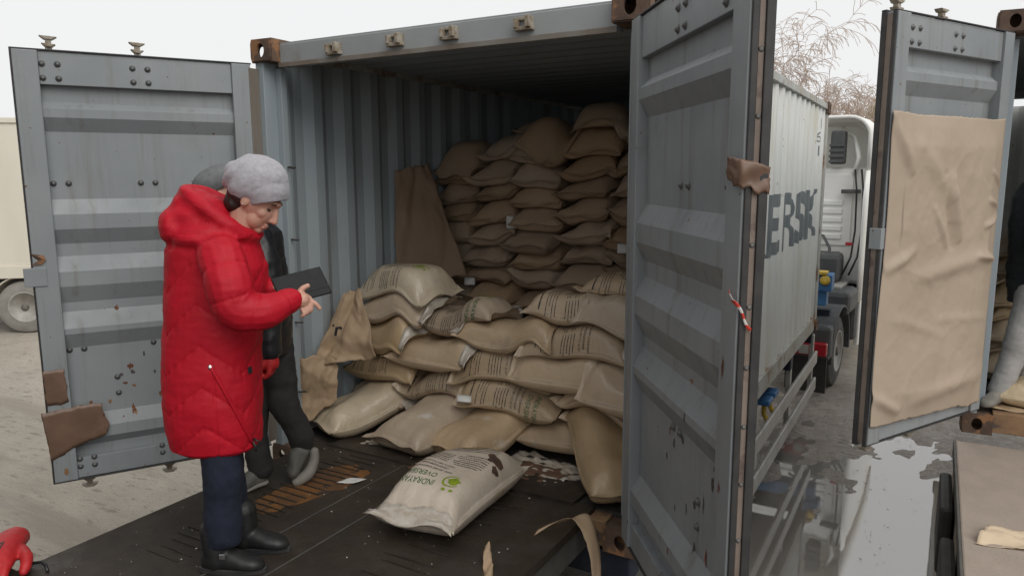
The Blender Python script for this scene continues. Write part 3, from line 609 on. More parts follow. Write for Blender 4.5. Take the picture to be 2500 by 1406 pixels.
def make_sack(pile, cx, cy, yaw, m='sack', L=.70, Wd=.42, T=.158, sag=.10, seed=0, lim=None, lift=0.0, droop=.02, plump=1.0, crumple=1.0, lean=None):
    """one filled bag laid on the pile: the underside follows what lies beneath it, ends pinched to a flat seam"""
    rng = np.random.default_rng(seed+11); a = math.radians(yaw); ca, sa = math.cos(a), math.sin(a)
    wfac = .88+.12*np.abs(SS)**7; lfac = .94+.06*np.abs(TT)**6
    lx = SS*L/2*lfac + .008*np.sin(3*TT+rng.uniform(0,6)); ly = TT*Wd/2*wfac + .010*np.sin(2.2*SS+rng.uniform(0,6))
    X = cx+ca*lx-sa*ly; Y = cy+sa*lx+ca*ly
    if lim: X = np.clip(X, lim[0]+.012*rng.random(), lim[1])
    sp = np.clip(np.abs(SS)/.955, 0, 1)
    g = (1-sp**3.8)**.5*(1-np.abs(TT)**5.5)**.5
    gb = (1-sp**5.5)**.5*(1-np.abs(TT)**5.5)**.5
    hs_ = pile.sample(X, Y); top = np.percentile(hs_, 66); hc = np.clip(hs_, top-sag, top+.03)
    S_ = smooth2(hc, 22)
    if lean:
        q_ = np.clip((SS-lean[2])/(lean[3]-lean[2]), 0, 1); S_ = lean[0]+(lean[1]-lean[0])*q_*q_*(3-2*q_); hs_ = np.minimum(hs_, S_)
    lump = lowfreq(rng, 7, .013*plump); Tm = T*(1+.10*rng.normal()*.5)
    rim = .46*Tm
    bot = S_+rim*(1-gb)
    bot = np.maximum(bot, smooth2(hs_, 2)+.001)+lift
    bot = bot-droop*np.clip((np.abs(SS)-.55)/.45,0,1)**2*(1-gb*.3)*.0
    topz = S_+lift+rim*(1-g**.35)+g*(Tm+lump)
    # fine crumple of the film: radiating creases near the ends and sides
    ph = rng.uniform(0, 6.28, 4)
    cr = np.sin(TT*17+3*SS+ph[0])*np.clip((np.abs(SS)-.45)/.5,0,1)*.0045+np.sin(SS*26+2*TT+ph[1]+2*np.sin(SS*7))*np.clip((np.abs(TT)-.5)/.5,0,1)*.0032
    topz = topz+crumple*cr*g**.5
    topz = np.maximum(topz, bot+.0025)
    # flange flutter
    fl = np.clip((np.abs(SS)-.93)/.07, 0, 1)*.014*np.sin(TT*5+ph[2]+SS*2)
    topz += fl; bot += fl
    edge = (np.abs(TT) > .999)
    topz[edge] = bot[edge] = (topz[edge]+bot[edge])/2
    e2 = (np.abs(SS) > .999); mid = (topz+bot)/2; topz[e2] = mid[e2]+.0012; bot[e2] = mid[e2]-.0012
    bot = np.minimum(bot, topz-.0004)
    Pt = np.stack([X, Y, topz], -1); Pb = np.stack([X, Y, bot], -1)
    # belly: sides bulge outward a little at mid height (pull the rim out)
    mb = MB(); mb.grid(Pt); o = len(mb.v)
    mb.v += [tuple(map(float, q)) for q in Pb.reshape(-1,3)]
    ix = lambda i, j: i*NV+j if j in (0, NV-1) else o+i*NV+j
    mb.f += [(ix(i,j), ix(i,j+1), ix(i+1,j+1), ix(i+1,j)) for i in range(NU-1) for j in range(NV-1)]
    for j in range(1, NV-2):
        for i in (0, NU-1):
            q = (i*NV+j, i*NV+j+1, ix(i,j+1), ix(i,j)); mb.f.append(q[::-1] if i == 0 else q)
    # raise the pile (dense resample of the top)
    for k in range(3):
        w = k/3
        for l in range(3):
            v = l/3
            Q = Pt[:-1,:-1]*(1-w)*(1-v)+Pt[1:,:-1]*w*(1-v)+Pt[:-1,1:]*(1-w)*v+Pt[1:,1:]*w*v
            pile.raise_(Q[...,0], Q[...,1], Q[...,2])
    make_sack.pb = Pb; return mb, Pt
def sack(pile, name, label, group, *a, shift=None, **k):
    mb, Pt = make_sack(pile, *a, **k); m = k.get('m') or 'sack'
    if shift: mb.v = [(x+shift[0], y+shift[1], z+shift[2]) for x, y, z in mb.v]; Pt = Pt+np.array(shift); make_sack.pb = make_sack.pb+np.array(shift)
    o = obj(name, mb, m, None, smooth=True, fix=False); tag(o, label, 'sack', group); return o, Pt
def norm_grid(Pt):
    du = np.gradient(Pt, axis=0); dv = np.gradient(Pt, axis=1); n = np.cross(du, dv); l = np.linalg.norm(n, axis=-1, keepdims=True); n = n/np.maximum(l, 1e-9)
    n[n[...,2] < 0] *= -1; return n
def on_sack(Pt, Nn, s_, t_, off):
    """point of the sack's upper surface at bag coordinates s,t in -1..1"""
    i = np.interp(s_, s_ax, np.arange(NU)); j = np.interp(t_, t_ax, np.arange(NV))
    i0 = min(int(i), NU-2); j0 = min(int(j), NV-2); fi, fj = i-i0, j-j0
    w = ((1-fi)*(1-fj), fi*(1-fj), (1-fi)*fj, fi*fj); q = ((i0,j0),(i0+1,j0),(i0,j0+1),(i0+1,j0+1))
    P = sum(w_*Pt[a] for w_, a in zip(w, q)); n = sum(w_*Nn[a] for w_, a in zip(w, q)); return P+n*off
# printed face of a bag: (x across the bag, y down its length) in -1..1, three inks
def make_print():
    out = {'print_green': MB(), 'print_black': MB(), 'print_lime': MB()}
    def txt(body, x0, x1, y0, y1, ink, bold=0.0):
        v, f = text_mesh(body, 1.0, bold, 1.0, 2); xs_ = [p[0] for p in v]; yy = [p[1] for p in v]
        a, b, c, d = min(xs_), max(xs_), min(yy), max(yy)
        out[ink].add([(x0+(p[0]-a)/(b-a)*(x1-x0), y1+(p[1]-c)/(d-c)*(y0-y1), 0) for p in v], f)
    txt('INDRAYANI', -.12, .80, -.66, -.56, 'print_green'); txt('OVERSEAS', -.05, .80, -.50, -.40, 'print_green')
    txt('РИС ДОВГОЗЕРНИЙ', -.28, .70, -.33, -.28, 'print_black', .012); txt('ПРОПАРЕНИЙ', -.10, .60, -.24, -.19, 'print_black', .012); txt('МАСА НЕТТО 25 КГ', -.18, .66, -.15, -.11, 'print_black', .006)
    r = random.Random(9)
    def dash(x0, x1, y, h):
        x = x0
        while x < x1-.02:
            w = min(r.choice((.03,.05,.08,.12,.2)), x1-x); n = max(1, int(w/.05)); v = []
            for i in range(n+1): v += [(x+w*i/n, y, 0), (x+w*i/n, y+h, 0)]
            out['print_black'].add(v, [(2*i, 2*i+2, 2*i+3, 2*i+1) for i in range(n)]); x += w+.016
    for k in range(7): dash(-.74 if k > 0 else -.66, .05 if k % 3 else -.05, -.04+k*.052, .013 if k % 2 else .016)
    for k in range(5): dash(.14, .78 if k % 2 else .70, -.02+k*.058, .015)
    for k in range(4): dash(-.70, .70 if k != 2 else .35, .42+k*.058, .014)
    dash(-.2, .5, .72, .03)
    # emblem: disc with a bitten edge, ring and two leaves
    n = 36; c = (-.50,-.50); rx, ry = .17, .105
    v = [(c[0]-.03, c[1], 0)]+[(c[0]-.03+rx*.82*(1+.16*math.sin(5*t)+.1*math.sin(9*t+1))*math.cos(t), c[1]+ry*.82*(1+.12*math.sin(4*t+2))*math.sin(t), 0) for t in [2*math.pi*i/n for i in range(n)]]
    out['print_lime'].add(v, [(0, 1+i, 1+(i+1)%n) for i in range(n)])
    v = []
    for i in range(n):
        t = -2.6+4.6*i/(n-1); w = .012+.035*math.sin(math.pi*i/(n-1)); v += [(c[0]+rx*1.15*math.cos(t), c[1]+ry*1.15*math.sin(t), 0), (c[0]+(rx*1.15+w)*math.cos(t), c[1]+(ry*1.15+w*.6)*math.sin(t), 0)]
    out['print_lime'].add(v, [(2*i, 2*i+2, 2*i+3, 2*i+1) for i in range(n-1)])
    for (lx, ly, a, l_) in ((-.44,-.70,.4,.15), (-.62,-.69,-.5,.12)):
        v = []
        for i in range(9):
            q = i/8; w = .032*math.sin(math.pi*q)
            for sg in (-1, 1): v.append((lx+(q-.5)*l_*math.cos(a)-sg*w*math.sin(a)*1.2, ly+(q-.5)*l_*math.sin(a)*.6+sg*w*math.cos(a)*.7, 0))
        out['print_lime'].add(v, [(2*i, 2*i+2, 2*i+3, 2*i+1) for i in range(8)])
    return out
PRINT = make_print()
def add_print(o, Pt, flip=1, inks=('print_green','print_black','print_lime'), shift=0.0, off=.0016):
    """lay the printed face round the bag's girth by arc length; flip: +1 bag top at s=-1, -1 at s=+1; shift in metres across the bag"""
    Pb = make_sack.pb; mid = NV//2
    R = np.concatenate([Pb[:, mid:0:-1], Pt, Pb[:, NV-2:mid:-1]], axis=1); top = (mid)+mid
    seg = np.linalg.norm(np.diff(R, axis=1), axis=2); arc = np.concatenate([np.zeros((NU,1)), np.cumsum(seg, 1)], 1); arc -= arc[:, top:top+1]
    n = np.cross(np.gradient(R, axis=0), np.gradient(R, axis=1)); n /= np.maximum(np.linalg.norm(n, axis=-1, keepdims=True), 1e-9)
    if n[NU//2, top, 2] < 0: n = -n
    Q = R+n*off
    for ink in inks:
        src = PRINT[ink]; V = []
        for x, y, _ in src.v:
            i = float(np.interp(flip*min(.93, max(-.93, y*.92)), s_ax, np.arange(NU))); i0 = min(int(i), NU-2); w = i-i0; d = flip*x*.205+shift
            p0 = [np.interp(d, arc[i0], Q[i0,:,k]) for k in range(3)]; p1 = [np.interp(d, arc[i0+1], Q[i0+1,:,k]) for k in range(3)]
            V.append(tuple(float(a*(1-w)+b*w) for a, b in zip(p0, p1)))
        mb = MB(); mb.v = V; mb.f = list(src.f)
        c = obj('print', mb, ink, o, fix=False); c['kind'] = 'stuff'
def add_tag(o, Pt, s_, t_, size=(.055,.075), drop=True, ang=0.0):
    """white paper label caught at the seam, hanging over the sack's edge"""
    Nn = norm_grid(Pt); P = Vector(on_sack(Pt, Nn, s_, t_, .004)); n = Vector(on_sack(Pt, Nn, s_, t_, 1.0))-Vector(on_sack(Pt, Nn, s_, t_, 0.0))
    tc = Vector((CAM.x-P.x, CAM.y-P.y, 0)).normalized(); side = Vector((-tc.y, tc.x, 0)); dn = (Vector((0,0,-1))*(.85 if drop else .25)+tc*.35).normalized()
    s2 = side*math.cos(ang)+dn*math.sin(ang); d2 = dn*math.cos(ang)-side*math.sin(ang)
    G = [[tuple(P+tc*.012+s2*(a*size[0])+d2*(b*size[1])+tc*(.012*math.sin(b*2.6)+.004*math.sin(a*3))) for b in [j/5 for j in range(6)]] for a in (-.5,-.17,.17,.5)]
    return obj('paper_tag', MB().grid(G), 'label_white', o, smooth=True, solid=.0008)

def add_film(o, Pt, end, seed=0, wide=1.0):
    """crinkled clear plastic of the bag's gathered end"""
    rng = np.random.default_rng(seed+70); Nn = norm_grid(Pt); G = []
    c = Vector(Pt.reshape(-1,3).mean(0)); 
    for i in range(6):
        row = []
        for j in range(15):
            t_ = (-1+2*j/14)*.92*wide; s_ = end*(.86+.14*min(1, i/3)); P = Vector(on_sack(Pt, Nn, s_, t_, .004+.006*rng.random())); out = (P-c); out.z = 0; out.normalize()
            row.append(tuple(P+out*(.012*max(0, i-3)+.004*rng.normal())+Vector((0,0,rng.normal()*.004-.006*max(0, i-3)))))
        G.append(row)
    return obj('clear_end', MB().grid(G), 'film', o, smooth=True, solid=.0008)
front = Pile(.1505); LIM = (.075, 2.365)
GF, GB_ = 'sacks in the front heap', 'sacks in the rear wall'
FS = []
def F(label, *a, **k):
    k.setdefault('seed', len(FS)+1); k.setdefault('lim', LIM); r_ = sack(front, 'sack', label, GF, *a, **k); FS.append(r_); return r_
# course 0 and 1
F('bottom sack between the pale sack and the twin sacks', .60,.86,4, m='sack_dirty')
o_ = F('low flat sack on the floor right of the twin sacks', 1.72,.86,-3, L=.66)
core = MB()
for q in ((1.15,.90,2),(2.1,.95,3),(.45,.92,4),(.9,1.35,0),(1.7,1.35,0),(.35,1.4,90),(1.05,1.35,0),(1.8,1.38,0),(2.2,1.36,90),(.45,1.40,90),(1.0,1.38,2),(1.7,1.36,0),(.5,1.38,90),(1.3,1.38,2),(2.0,1.36,0)):
    mb_, _ = make_sack(front, *q, seed=90+len(core.v), lim=LIM); core.add(mb_.v, mb_.f)
tag(obj('buried_sacks', core, 'sack_rear', None, smooth=True, fix=False), 'mass of tan sacks buried behind the front heap', 'sacks', None, 'stuff')
F('sack behind the pale sack with its end seam sticking out', .38,.78,-14, m='sack_dirty')
F('plump sack right of the twin sacks with white label on right end', 1.78,.72,6, m='sack_dirty', T=.19)
o_, P_ = FS[-1]; add_tag(o_, P_, .86, -.80, (.065,.09), True, -.35)
o_, P_ = F('printed sack low beside the right door leaf', 2.12,.70,-8, m='sack'); add_print(o_, P_, -1, inks=('print_black',), shift=-.13)
# the three sacks lying in front with their ends to the viewer
F('pale shiny sack leaning at the foot of the left wall', .37,.50,66, m='sack_pale', L=.78, Wd=.46, T=.20, lean=(.152,.30,-.6,1.1), lim=(.06,2.36))
F('left of the twin dusty sacks leaning on the heap', .93,.48,80, m='sack_dirty', L=.78, Wd=.46, T=.215, lean=(.152,.31,-.5,1.0))
F('right of the twin dusty sacks leaning on the heap', 1.30,.50,70, m='sack_dirty', L=.72, Wd=.44, T=.22, lean=(.152,.31,-.35,1.0))
F('large sack slumped at the foot of the right door leaf', 2.15,.46,128, m='sack', L=.80, Wd=.50, T=.22, lean=(.152,.34,-.4,1.0))
# course 2
o_, P_ = F('printed sack above the left twin sack, under the big plain sack', .90,.70,-2, m='sack'); add_print(o_, P_, -1, inks=('print_black',), shift=-.13)
o_, P_ = F('printed sack with white tag on its left end, above the right twin sack', 1.42,.66,4, m='sack'); add_print(o_, P_, -1, shift=-.13); add_tag(o_, P_, -.80, -.86, (.085,.05), False, .1)
o_, P_ = F('printed sack half hidden behind the crumpled kraft paper', .40,.74,-6, m='sack'); add_print(o_, P_, -1, inks=('print_black',), shift=-.13)
F('sack at the right edge of the heap below the two plain sacks', 2.08,.70,-4, m='sack')
# course 3
o_, P_ = F('printed sack with green letters on its right end, middle of the heap', 1.36,.70,7, m='sack'); add_print(o_, P_, -1, shift=-.13)
F('big plain sack with shiny right end, left of centre in the heap', .86,.66,-5, m='sack', L=.68, T=.18)
F('plain sack right of the printed one, rounded left end', 1.74,.66,3, m='sack', T=.18, L=.62)
F('plain sack by the right door leaf, on the plain rounded one', 2.20,.60,-6, m='sack', T=.19, L=.56)
# course 4
F('plain sack on the left with its torn clear end hanging out', .43,.72,-14, m='sack', T=.185)
o_, P_ = F('printed sack below the topmost printed one on the right', 1.84,.70,5, m='sack'); add_print(o_, P_, -1, inks=('print_black',), shift=-.13)
o_, P_ = F('glossy sack with crinkled clear left end in the middle of the heap', 1.40,.69,-3, m='sack', T=.17)
# course 5
o_, P_ = F('printed sack with company name on top, left of the glossy sack', 1.00,.76,-5, m='sack'); add_print(o_, P_, -1, shift=-.13)
F('plain sack under the topmost left sack', .50,.74,-6, m='sack', T=.18)
o_, P_ = F('topmost printed sack on the right of the heap', 1.84,.76,5, m='sack', T=.18); add_print(o_, P_, -1, inks=('print_black','print_lime'), shift=-.13)
F('plain sack end beside the right door leaf near the top', 2.2,.72,-3, m='sack')
# course 6
o_, P_ = F('topmost printed sack of the left stack against the wall', .52,.74,-7, m='sack_pale', T=.18); add_print(o_, P_, -1, inks=('print_black','print_lime'), shift=-.13)
o_, P_ = F('printed sack at the top right, cut by the door leaf', 2.12,.86,3, m='sack'); add_print(o_, P_, -1, inks=('print_black',), shift=-.13)

for k_, e_ in (('glossy sack with crinkled',-1),('big plain sack with shiny',1),('plain sack on the left with its torn',1),('plain sack under the topmost left',1),('topmost printed sack on the right',1),('sack behind the pale sack',1),('printed sack below the topmost',1)):
    for o_, P_ in FS:
        if o_['label'].startswith(k_): add_film(o_, P_, e_, len(k_))
# rear wall: bags laid end-on in courses
rear = Pile(.1505)
rr = random.Random(21)
ORD = ['bottom','second','third','fourth','fifth','sixth','seventh','eighth','ninth','tenth','eleventh','twelfth','thirteenth','fourteenth']
NUMW = ['leftmost','second from left','third from left','fourth from left','fifth from left','sixth from left']
hid = MB()
for c_ in range(5):
    for x in (.30,.72,1.14,1.56,1.98,2.28):
        if x > 2.2: continue
        mb_, _ = make_sack(rear, x+rr.uniform(-.02,.02), 1.93, 90, seed=rr.randrange(999), lim=LIM, T=.175); hid.add(mb_.v, mb_.f)
tag(obj('lower_rear_sacks', hid, 'sack_rear', None, smooth=True, fix=False), 'lower courses of tan sacks behind the front heap', 'sacks', None, 'stuff')
RS = []
for c_ in range(8):
    cols = (.27,.655,1.06,1.44,1.84,2.18) if c_ % 2 == 0 else (.25,.68,1.02,1.46,1.80,2.18)
    order = list(range(6)); rr.shuffle(order)
    for i in order:
        if c_ == 7 and i in (0,4,5): continue
        x = cols[i]+rr.uniform(-.03,.03); y = 1.86+rr.uniform(-.05,.05)+.035*max(0,c_-4)+(.10 if i == 0 else 0)
        lab = 'rear wall sack, %s course from top, %s' % ({7:'first',6:'second',5:'third',4:'fourth',3:'fifth',2:'sixth',1:'seventh',0:'eighth'}[c_], NUMW[i])
        o_, P_ = sack(rear, 'sack', lab, GB_, x, y, 90+rr.uniform(-6,6), m='sack_rear', T=.172+rr.uniform(-.012,.018), Wd=.44, sag=.06, seed=300+len(RS), lim=LIM, plump=1.3)
        if rr.random() < .4: add_print(o_, P_, 1, inks=('print_black',), shift=rr.uniform(-.04,.04))
        RS.append((c_, i, o_, P_))
def rear_tag(c_, i, t_, **k):
    for a, b, o_, P_ in RS:
        if a == c_ and b == i: add_tag(o_, P_, -.93, t_, **k); o_['label'] = o_['label']+', white tag at its seam'; return
rear_tag(4,1,-.8, size=(.07,.10)); rear_tag(1,1,.75, size=(.08,.06)); rear_tag(0,2,.7, size=(.07,.08)); rear_tag(3,4,.3, size=(.07,.07))
# slumped sacks thrown on top
for lab, a, k in (('sack lying askew across the top of the rear wall, centre', (1.18,1.86,62), dict(T=.16, sag=.25)),
                  ('sack standing slanted on the rear wall, right of centre', (1.42,2.02,105), dict(T=.17, sag=.25)),
                  ('sack tipped forward high on the rear wall by the door leaf', (1.86,2.0,76), dict(T=.17, sag=.2)),
                  ('small sack on top of the leftmost column of the rear wall', (.30,2.0,84), dict(T=.15, sag=.2)),
                  ('sack lying far back under the roof, centre', (.9,2.25,20), dict(T=.16, sag=.3))):
    sack(rear, 'sack', lab, GB_, *a, m='sack_rear', seed=len(lab), lim=LIM, **k)

# the loose torn sack on the ramp
loose = Pile(.167)
lo_, lp_ = sack(loose, 'sack', 'loose torn sack with green emblem lying alone on the dark ramp', None, 1.585,-.27,95, m='sack_torn', L=.84, Wd=.47, T=.225, seed=5, crumple=1.4)
add_print(lo_, lp_, 1)
add_film(lo_, lp_, -1, 3)
def patch(o, Pt, cs, ct, rs_, rt, m, name, seed):
    """irregular torn or stained spot on the bag's skin"""
    Nn = norm_grid(Pt); n = 26; V = [tuple(on_sack(Pt, Nn, cs, ct, .0022))]
    for r_ in (.5, 1):
        for j in range(n):
            t = 2*math.pi*j/n; q = r_*(1+.45*fbm(math.cos(t)*1.4+seed, math.sin(t)*1.4, seed, 3)); V.append(tuple(map(float, on_sack(Pt, Nn, cs+rs_*q*math.cos(t), ct+rt*q*math.sin(t), .0022))))
    obj(name, MB().add(V, [(0,1+j,1+(j+1)%n) for j in range(n)]+[(1+j,1+n+j,1+n+(j+1)%n,1+(j+1)%n) for j in range(n)]), m, o, fix=False)
mat('burnt', (.10,.055,.035), (.05,.03,.022), 20, .7); mat('ochre_stain', (.40,.27,.10), (.34,.24,.12), 9, .6)
patch(lo_, lp_, .36, -.72, .10, .16, 'burnt', 'tear', 4); patch(lo_, lp_, .22, -.86, .05, .06, 'burnt', 'tear', 6); patch(lo_, lp_, .70, .05, .17, .55, 'ochre_stain', 'stain', 9)
# ------------------------------------------------------------------ people
from mathutils.bvhtree import BVHTree
def ellipsoid(mb, c, r, M3=None, n=16):
    v = []; f = []; c = Vector(c)
    for i in range(1, n):
        th = math.pi*i/n
        for j in range(2*n):
            ph = math.pi*j/n; q = Vector((r[0]*math.sin(th)*math.cos(ph), r[1]*math.sin(th)*math.sin(ph), r[2]*math.cos(th)))
            v.append(c+((M3 @ q) if M3 else q))
    m_ = 2*n
    f = [(i*m_+j, i*m_+(j+1)%m_, (i+1)*m_+(j+1)%m_, (i+1)*m_+j) for i in range(n-2) for j in range(m_)]
    t0 = Vector((0,0,r[2])); v += [c+((M3 @ t0) if M3 else t0), c-((M3 @ t0) if M3 else t0)]
    a, b = len(v)-2, len(v)-1
    f += [(a, (j+1)%m_, j) for j in range(m_)]+[(b, (n-2)*m_+j, (n-2)*m_+(j+1)%m_) for j in range(m_)]
    return mb.add(v, f)
def capsule(mb, pts, rad, n=14, flat=None):
    """tube with rounded ends"""
    pts = [Vector(p) for p in pts]; rad = list(rad)
    d0 = (pts[0]-pts[1]).normalized(); d1 = (pts[-1]-pts[-2]).normalized()
    P = []; R = []
    for k in (.98,.85,.5): P.append(pts[0]+d0*rad[0]*k*.8); R.append(rad[0]*math.sqrt(1-k*k*.98))
    # subdivide smoothly (Catmull-Rom)
    Q = [pts[0]]+pts+[pts[-1]]
    for i in range(len(pts)-1):
        for t in (0,.25,.5,.75):
            p0,p1,p2,p3 = Q[i],Q[i+1],Q[i+2],Q[i+3]
            P.append(.5*((2*p1)+(p2-p0)*t+(2*p0-5*p1+4*p2-p3)*t*t+(-p0+3*p1-3*p2+p3)*t**3)); tt = t*t*(3-2*t); R.append(rad[i]*(1-tt)+rad[i+1]*tt)
    P.append(pts[-1]); R.append(rad[-1])
    for k in (.5,.85,.98): P.append(pts[-1]+d1*rad[-1]*k*.8); R.append(rad[-1]*math.sqrt(1-k*k*.98))
    return mb.tube(P, R, n, True, flat)
def organic(name, mb, m, parent, voxel=.008, it=6, disp=None, cut=None, solid=0.0, M=None):
    """fuse closed pieces into one continuous skin, smooth it, then shape it with a displacement function"""
    me = bpy.data.meshes.new(name+'_raw'); me.from_pydata(mb.v, [], mb.f)
    bm = bmesh.new(); bm.from_mesh(me); bmesh.ops.recalc_face_normals(bm, faces=bm.faces); bm.to_mesh(me); bm.free()
    o = bpy.data.objects.new(name+'_raw', me); COL.objects.link(o)
    r = o.modifiers.new('r','REMESH'); r.mode = 'VOXEL'; r.voxel_size = voxel
    s_ = o.modifiers.new('s','SMOOTH'); s_.iterations = it; s_.factor = .5
    dg = bpy.context.evaluated_depsgraph_get(); ev = bpy.data.meshes.new_from_object(o.evaluated_get(dg)); bpy.data.objects.remove(o); bpy.data.meshes.remove(me)
    if cut:
        bm = bmesh.new(); bm.from_mesh(ev)
        for co, no in cut: bmesh.ops.bisect_plane(bm, geom=bm.verts[:]+bm.edges[:]+bm.faces[:], plane_co=co, plane_no=no, clear_outer=True)
        bm.to_mesh(ev); bm.free()
    if disp:
        n = len(ev.vertices); co = np.empty(n*3); ev.vertices.foreach_get('co', co); co = co.reshape(-1,3)
        no = np.empty(n*3); ev.vertices.foreach_get('normal', no); no = no.reshape(-1,3)
        d_ = disp(co, no); co = co+no*d_[:,None] if d_.ndim == 1 else co+d_
        ev.vertices.foreach_set('co', co.ravel())
    if M is not None: ev.transform(M)
    ev.materials.clear(); ev.materials.append(MATS[m]); ev.polygons.foreach_set('use_smooth', [True]*len(ev.polygons)); ev.update(); ev.name = name
    o = link(name, ev, parent)
    if solid: d = o.modifiers.new('solid','SOLIDIFY'); d.thickness = solid; d.offset = 1
    return o
def vfbm(co, s, seed=0.0, st=(1,1,1), oct=3):
    return np.array([mnoise.fractal(Vector((p[0]*s*st[0]+seed, p[1]*s*st[1]+seed*.7, p[2]*s*st[2]-seed)), 1.0, 2.0, oct) for p in co])
def seg_param(co, pts):
    """distance to polyline and arc length at nearest point"""
    best = np.full(len(co), 9.0); arc = np.zeros(len(co)); acc = 0.0
    for a, b in zip(pts[:-1], pts[1:]):
        a = np.array(a); b = np.array(b); d = b-a; L = np.linalg.norm(d); t = np.clip(((co-a)@d)/(L*L), 0, 1); q = a+t[:,None]*d; r = np.linalg.norm(co-q, axis=1)
        k = r < best; best[k] = r[k]; arc[k] = acc+t[k]*L; acc += L
    return best, arc
def frame(P0, yaw=YAW):
    """figure frame: x = to the right, y = away from the dock, z = up"""
    c, s_ = math.cos(yaw), math.sin(yaw)
    return Matrix(((c,-s_,0,P0[0]),(s_,c,0,P0[1]),(0,0,1,P0[2]),(0,0,0,1)))
def shoe(mb, heel, toe, ankle_h, w=.045, hgt=.075):
    """boot foot: smooth sections from heel to toe"""
    h, t = Vector(heel), Vector(toe); d = (t-h); L = d.length; d.normalize(); up = Vector((0,0,1)); up = (up-d*up.dot(d)).normalized(); sd = d.cross(up)
    K = ((-.06,.25,.5),(.0,.72,.95),(.12,.92,1.05),(.3,.88,1.12),(.5,.95,.98),(.7,1.08,.76),(.88,1.0,.64),(.98,.7,.5),(1.04,.2,.3)); rs_ = []
    for i in range(25):
        f_ = -.06+1.10*i/24; wf = np.interp(f_, [k[0] for k in K], [k[1] for k in K]); hf = np.interp(f_, [k[0] for k in K], [k[2] for k in K])
        c = h+d*L*f_; rs_.append([c+sd*w*wf*math.copysign(abs(math.cos(q))**.8, math.cos(q))+up*(hgt*hf*(.5+.5*math.sin(q)) if math.sin(q) > 0 else hgt*.5*hf*(1+math.copysign(abs(math.sin(q))**.6, math.sin(q)))) for q in [2*math.pi*j/20 for j in range(20)]])
    return mb.rings(rs_)

# --- woman in the red coat
PW = (1.08,-1.12,.166); MW = frame(PW)
Wm_ = thing('person', PW, 'person in red hooded puffer coat and grey knit hat, looking down at tablet', 'person')
AC, DC, CC = 1.151, 2.98, 1.649
def wl_(a, c, d=0.0):
    k = (DC+d)/DC; return Vector((AC+(a-AC)*k, d, CC+(c-.016-CC)*k))
# trousers and boots (legs slightly apart, near leg towards the dock)
tr = MB(); hipn, hipf = wl_(-.10,.62,-.062), wl_(-.09,.62,.062)
capsule(tr, [hipn, wl_(-.085,.42,-.085), wl_(-.095,.26,-.088), wl_(-.10,.13,-.09)], [.082,.080,.076,.080])
capsule(tr, [hipf, wl_(-.07,.42,.085), wl_(-.06,.26,.085), wl_(-.06,.15,.085)], [.082,.080,.075,.078])
ellipsoid(tr, wl_(-.095,.68), (.11,.12,.10))
def d_tr(co, no): return .005*vfbm(co, 5, 2.2, (1,1,2.2))*np.clip((.62-co[:,2])/.2, 0, 1)+.003*np.sin(co[:,2]*62+3*co[:,0]*20)*np.clip((.26-co[:,2])/.12, 0, 1)
organic('trousers', tr, 'jeans', Wm_, .009, 6, d_tr, M=MW)
for dd, a0, nm in ((-.09,-.175,'boot'), (.085,-.125,'boot')):
    bt = MB(); heel = Vector((a0+.01,dd,.0)); capsule(bt, [Vector((a0+.085,dd,.05)), Vector((a0+.083,dd,.12)), Vector((a0+.08,dd,.19))], [.055,.060,.062])
    shoe(bt, (a0+.03,dd,.02), (a0+.275,dd-.02,.02), .1, .047, .082)
    b_ = organic(nm, bt, 'boot_black', Wm_, .006, 4, None, M=MW)
    so = MB(); n = 22; ring = []
    for z in (.0,.026):
        ring.append([Vector((a0+.148+.146*math.cos(t)*(1.0), dd-.008+(.040+.008*math.cos(t))*math.sin(t), z)) for t in [2*math.pi*j/n for j in range(n)]])
    so.rings(ring); so.xf(MW); obj('sole', so, 'rubber', b_, bevel=.004)
    if dd < 0: obj('buckle', MB().box((a0+.115,dd-.066,.085),(a0+.140,dd-.060,.108)).xf(MW), 'metal_shiny', b_, bevel=.002)
# coat
ct = MB()
prof = [(.525,-.235,.065,.15),(.545,-.285,.088,.175),(.62,-.298,.094,.190),(.75,-.300,.100,.200),(.94,-.292,.105,.198),(1.06,-.275,.120,.195),(1.20,-.262,.148,.19),(1.30,-.252,.150,.19),(1.38,-.245,.125,.185),(1.44,-.21,.10,.135),(1.50,-.14,.07,.085)]
rg = []
for c, a0, a1, hd in prof:
    k = 40; rg.append([Vector(((a0+a1)/2+(a1-a0)/2*math.copysign(abs(math.cos(t))**.85, math.cos(t)), hd*math.copysign(abs(math.sin(t))**.85, math.sin(t)), c-.016)) for t in [2*math.pi*j/k for j in range(k)]])
ct.rings(rg)
armN = [wl_(-.035,1.355,-.185), wl_(-.005,1.22,-.25), wl_(.02,1.125,-.255), wl_(.12,1.11,-.235), wl_(.198,1.138,-.19), wl_(.246,1.160,-.150)]
armF = [wl_(-.02,1.36,.18), wl_(.0,1.2,.225), wl_(.02,1.10,.22), wl_(.10,1.13,.15), wl_(.165,1.20,.06)]
capsule(ct, armN, [.094,.096,.090,.080,.066,.057]); capsule(ct, armF, [.092,.092,.086,.074,.056])
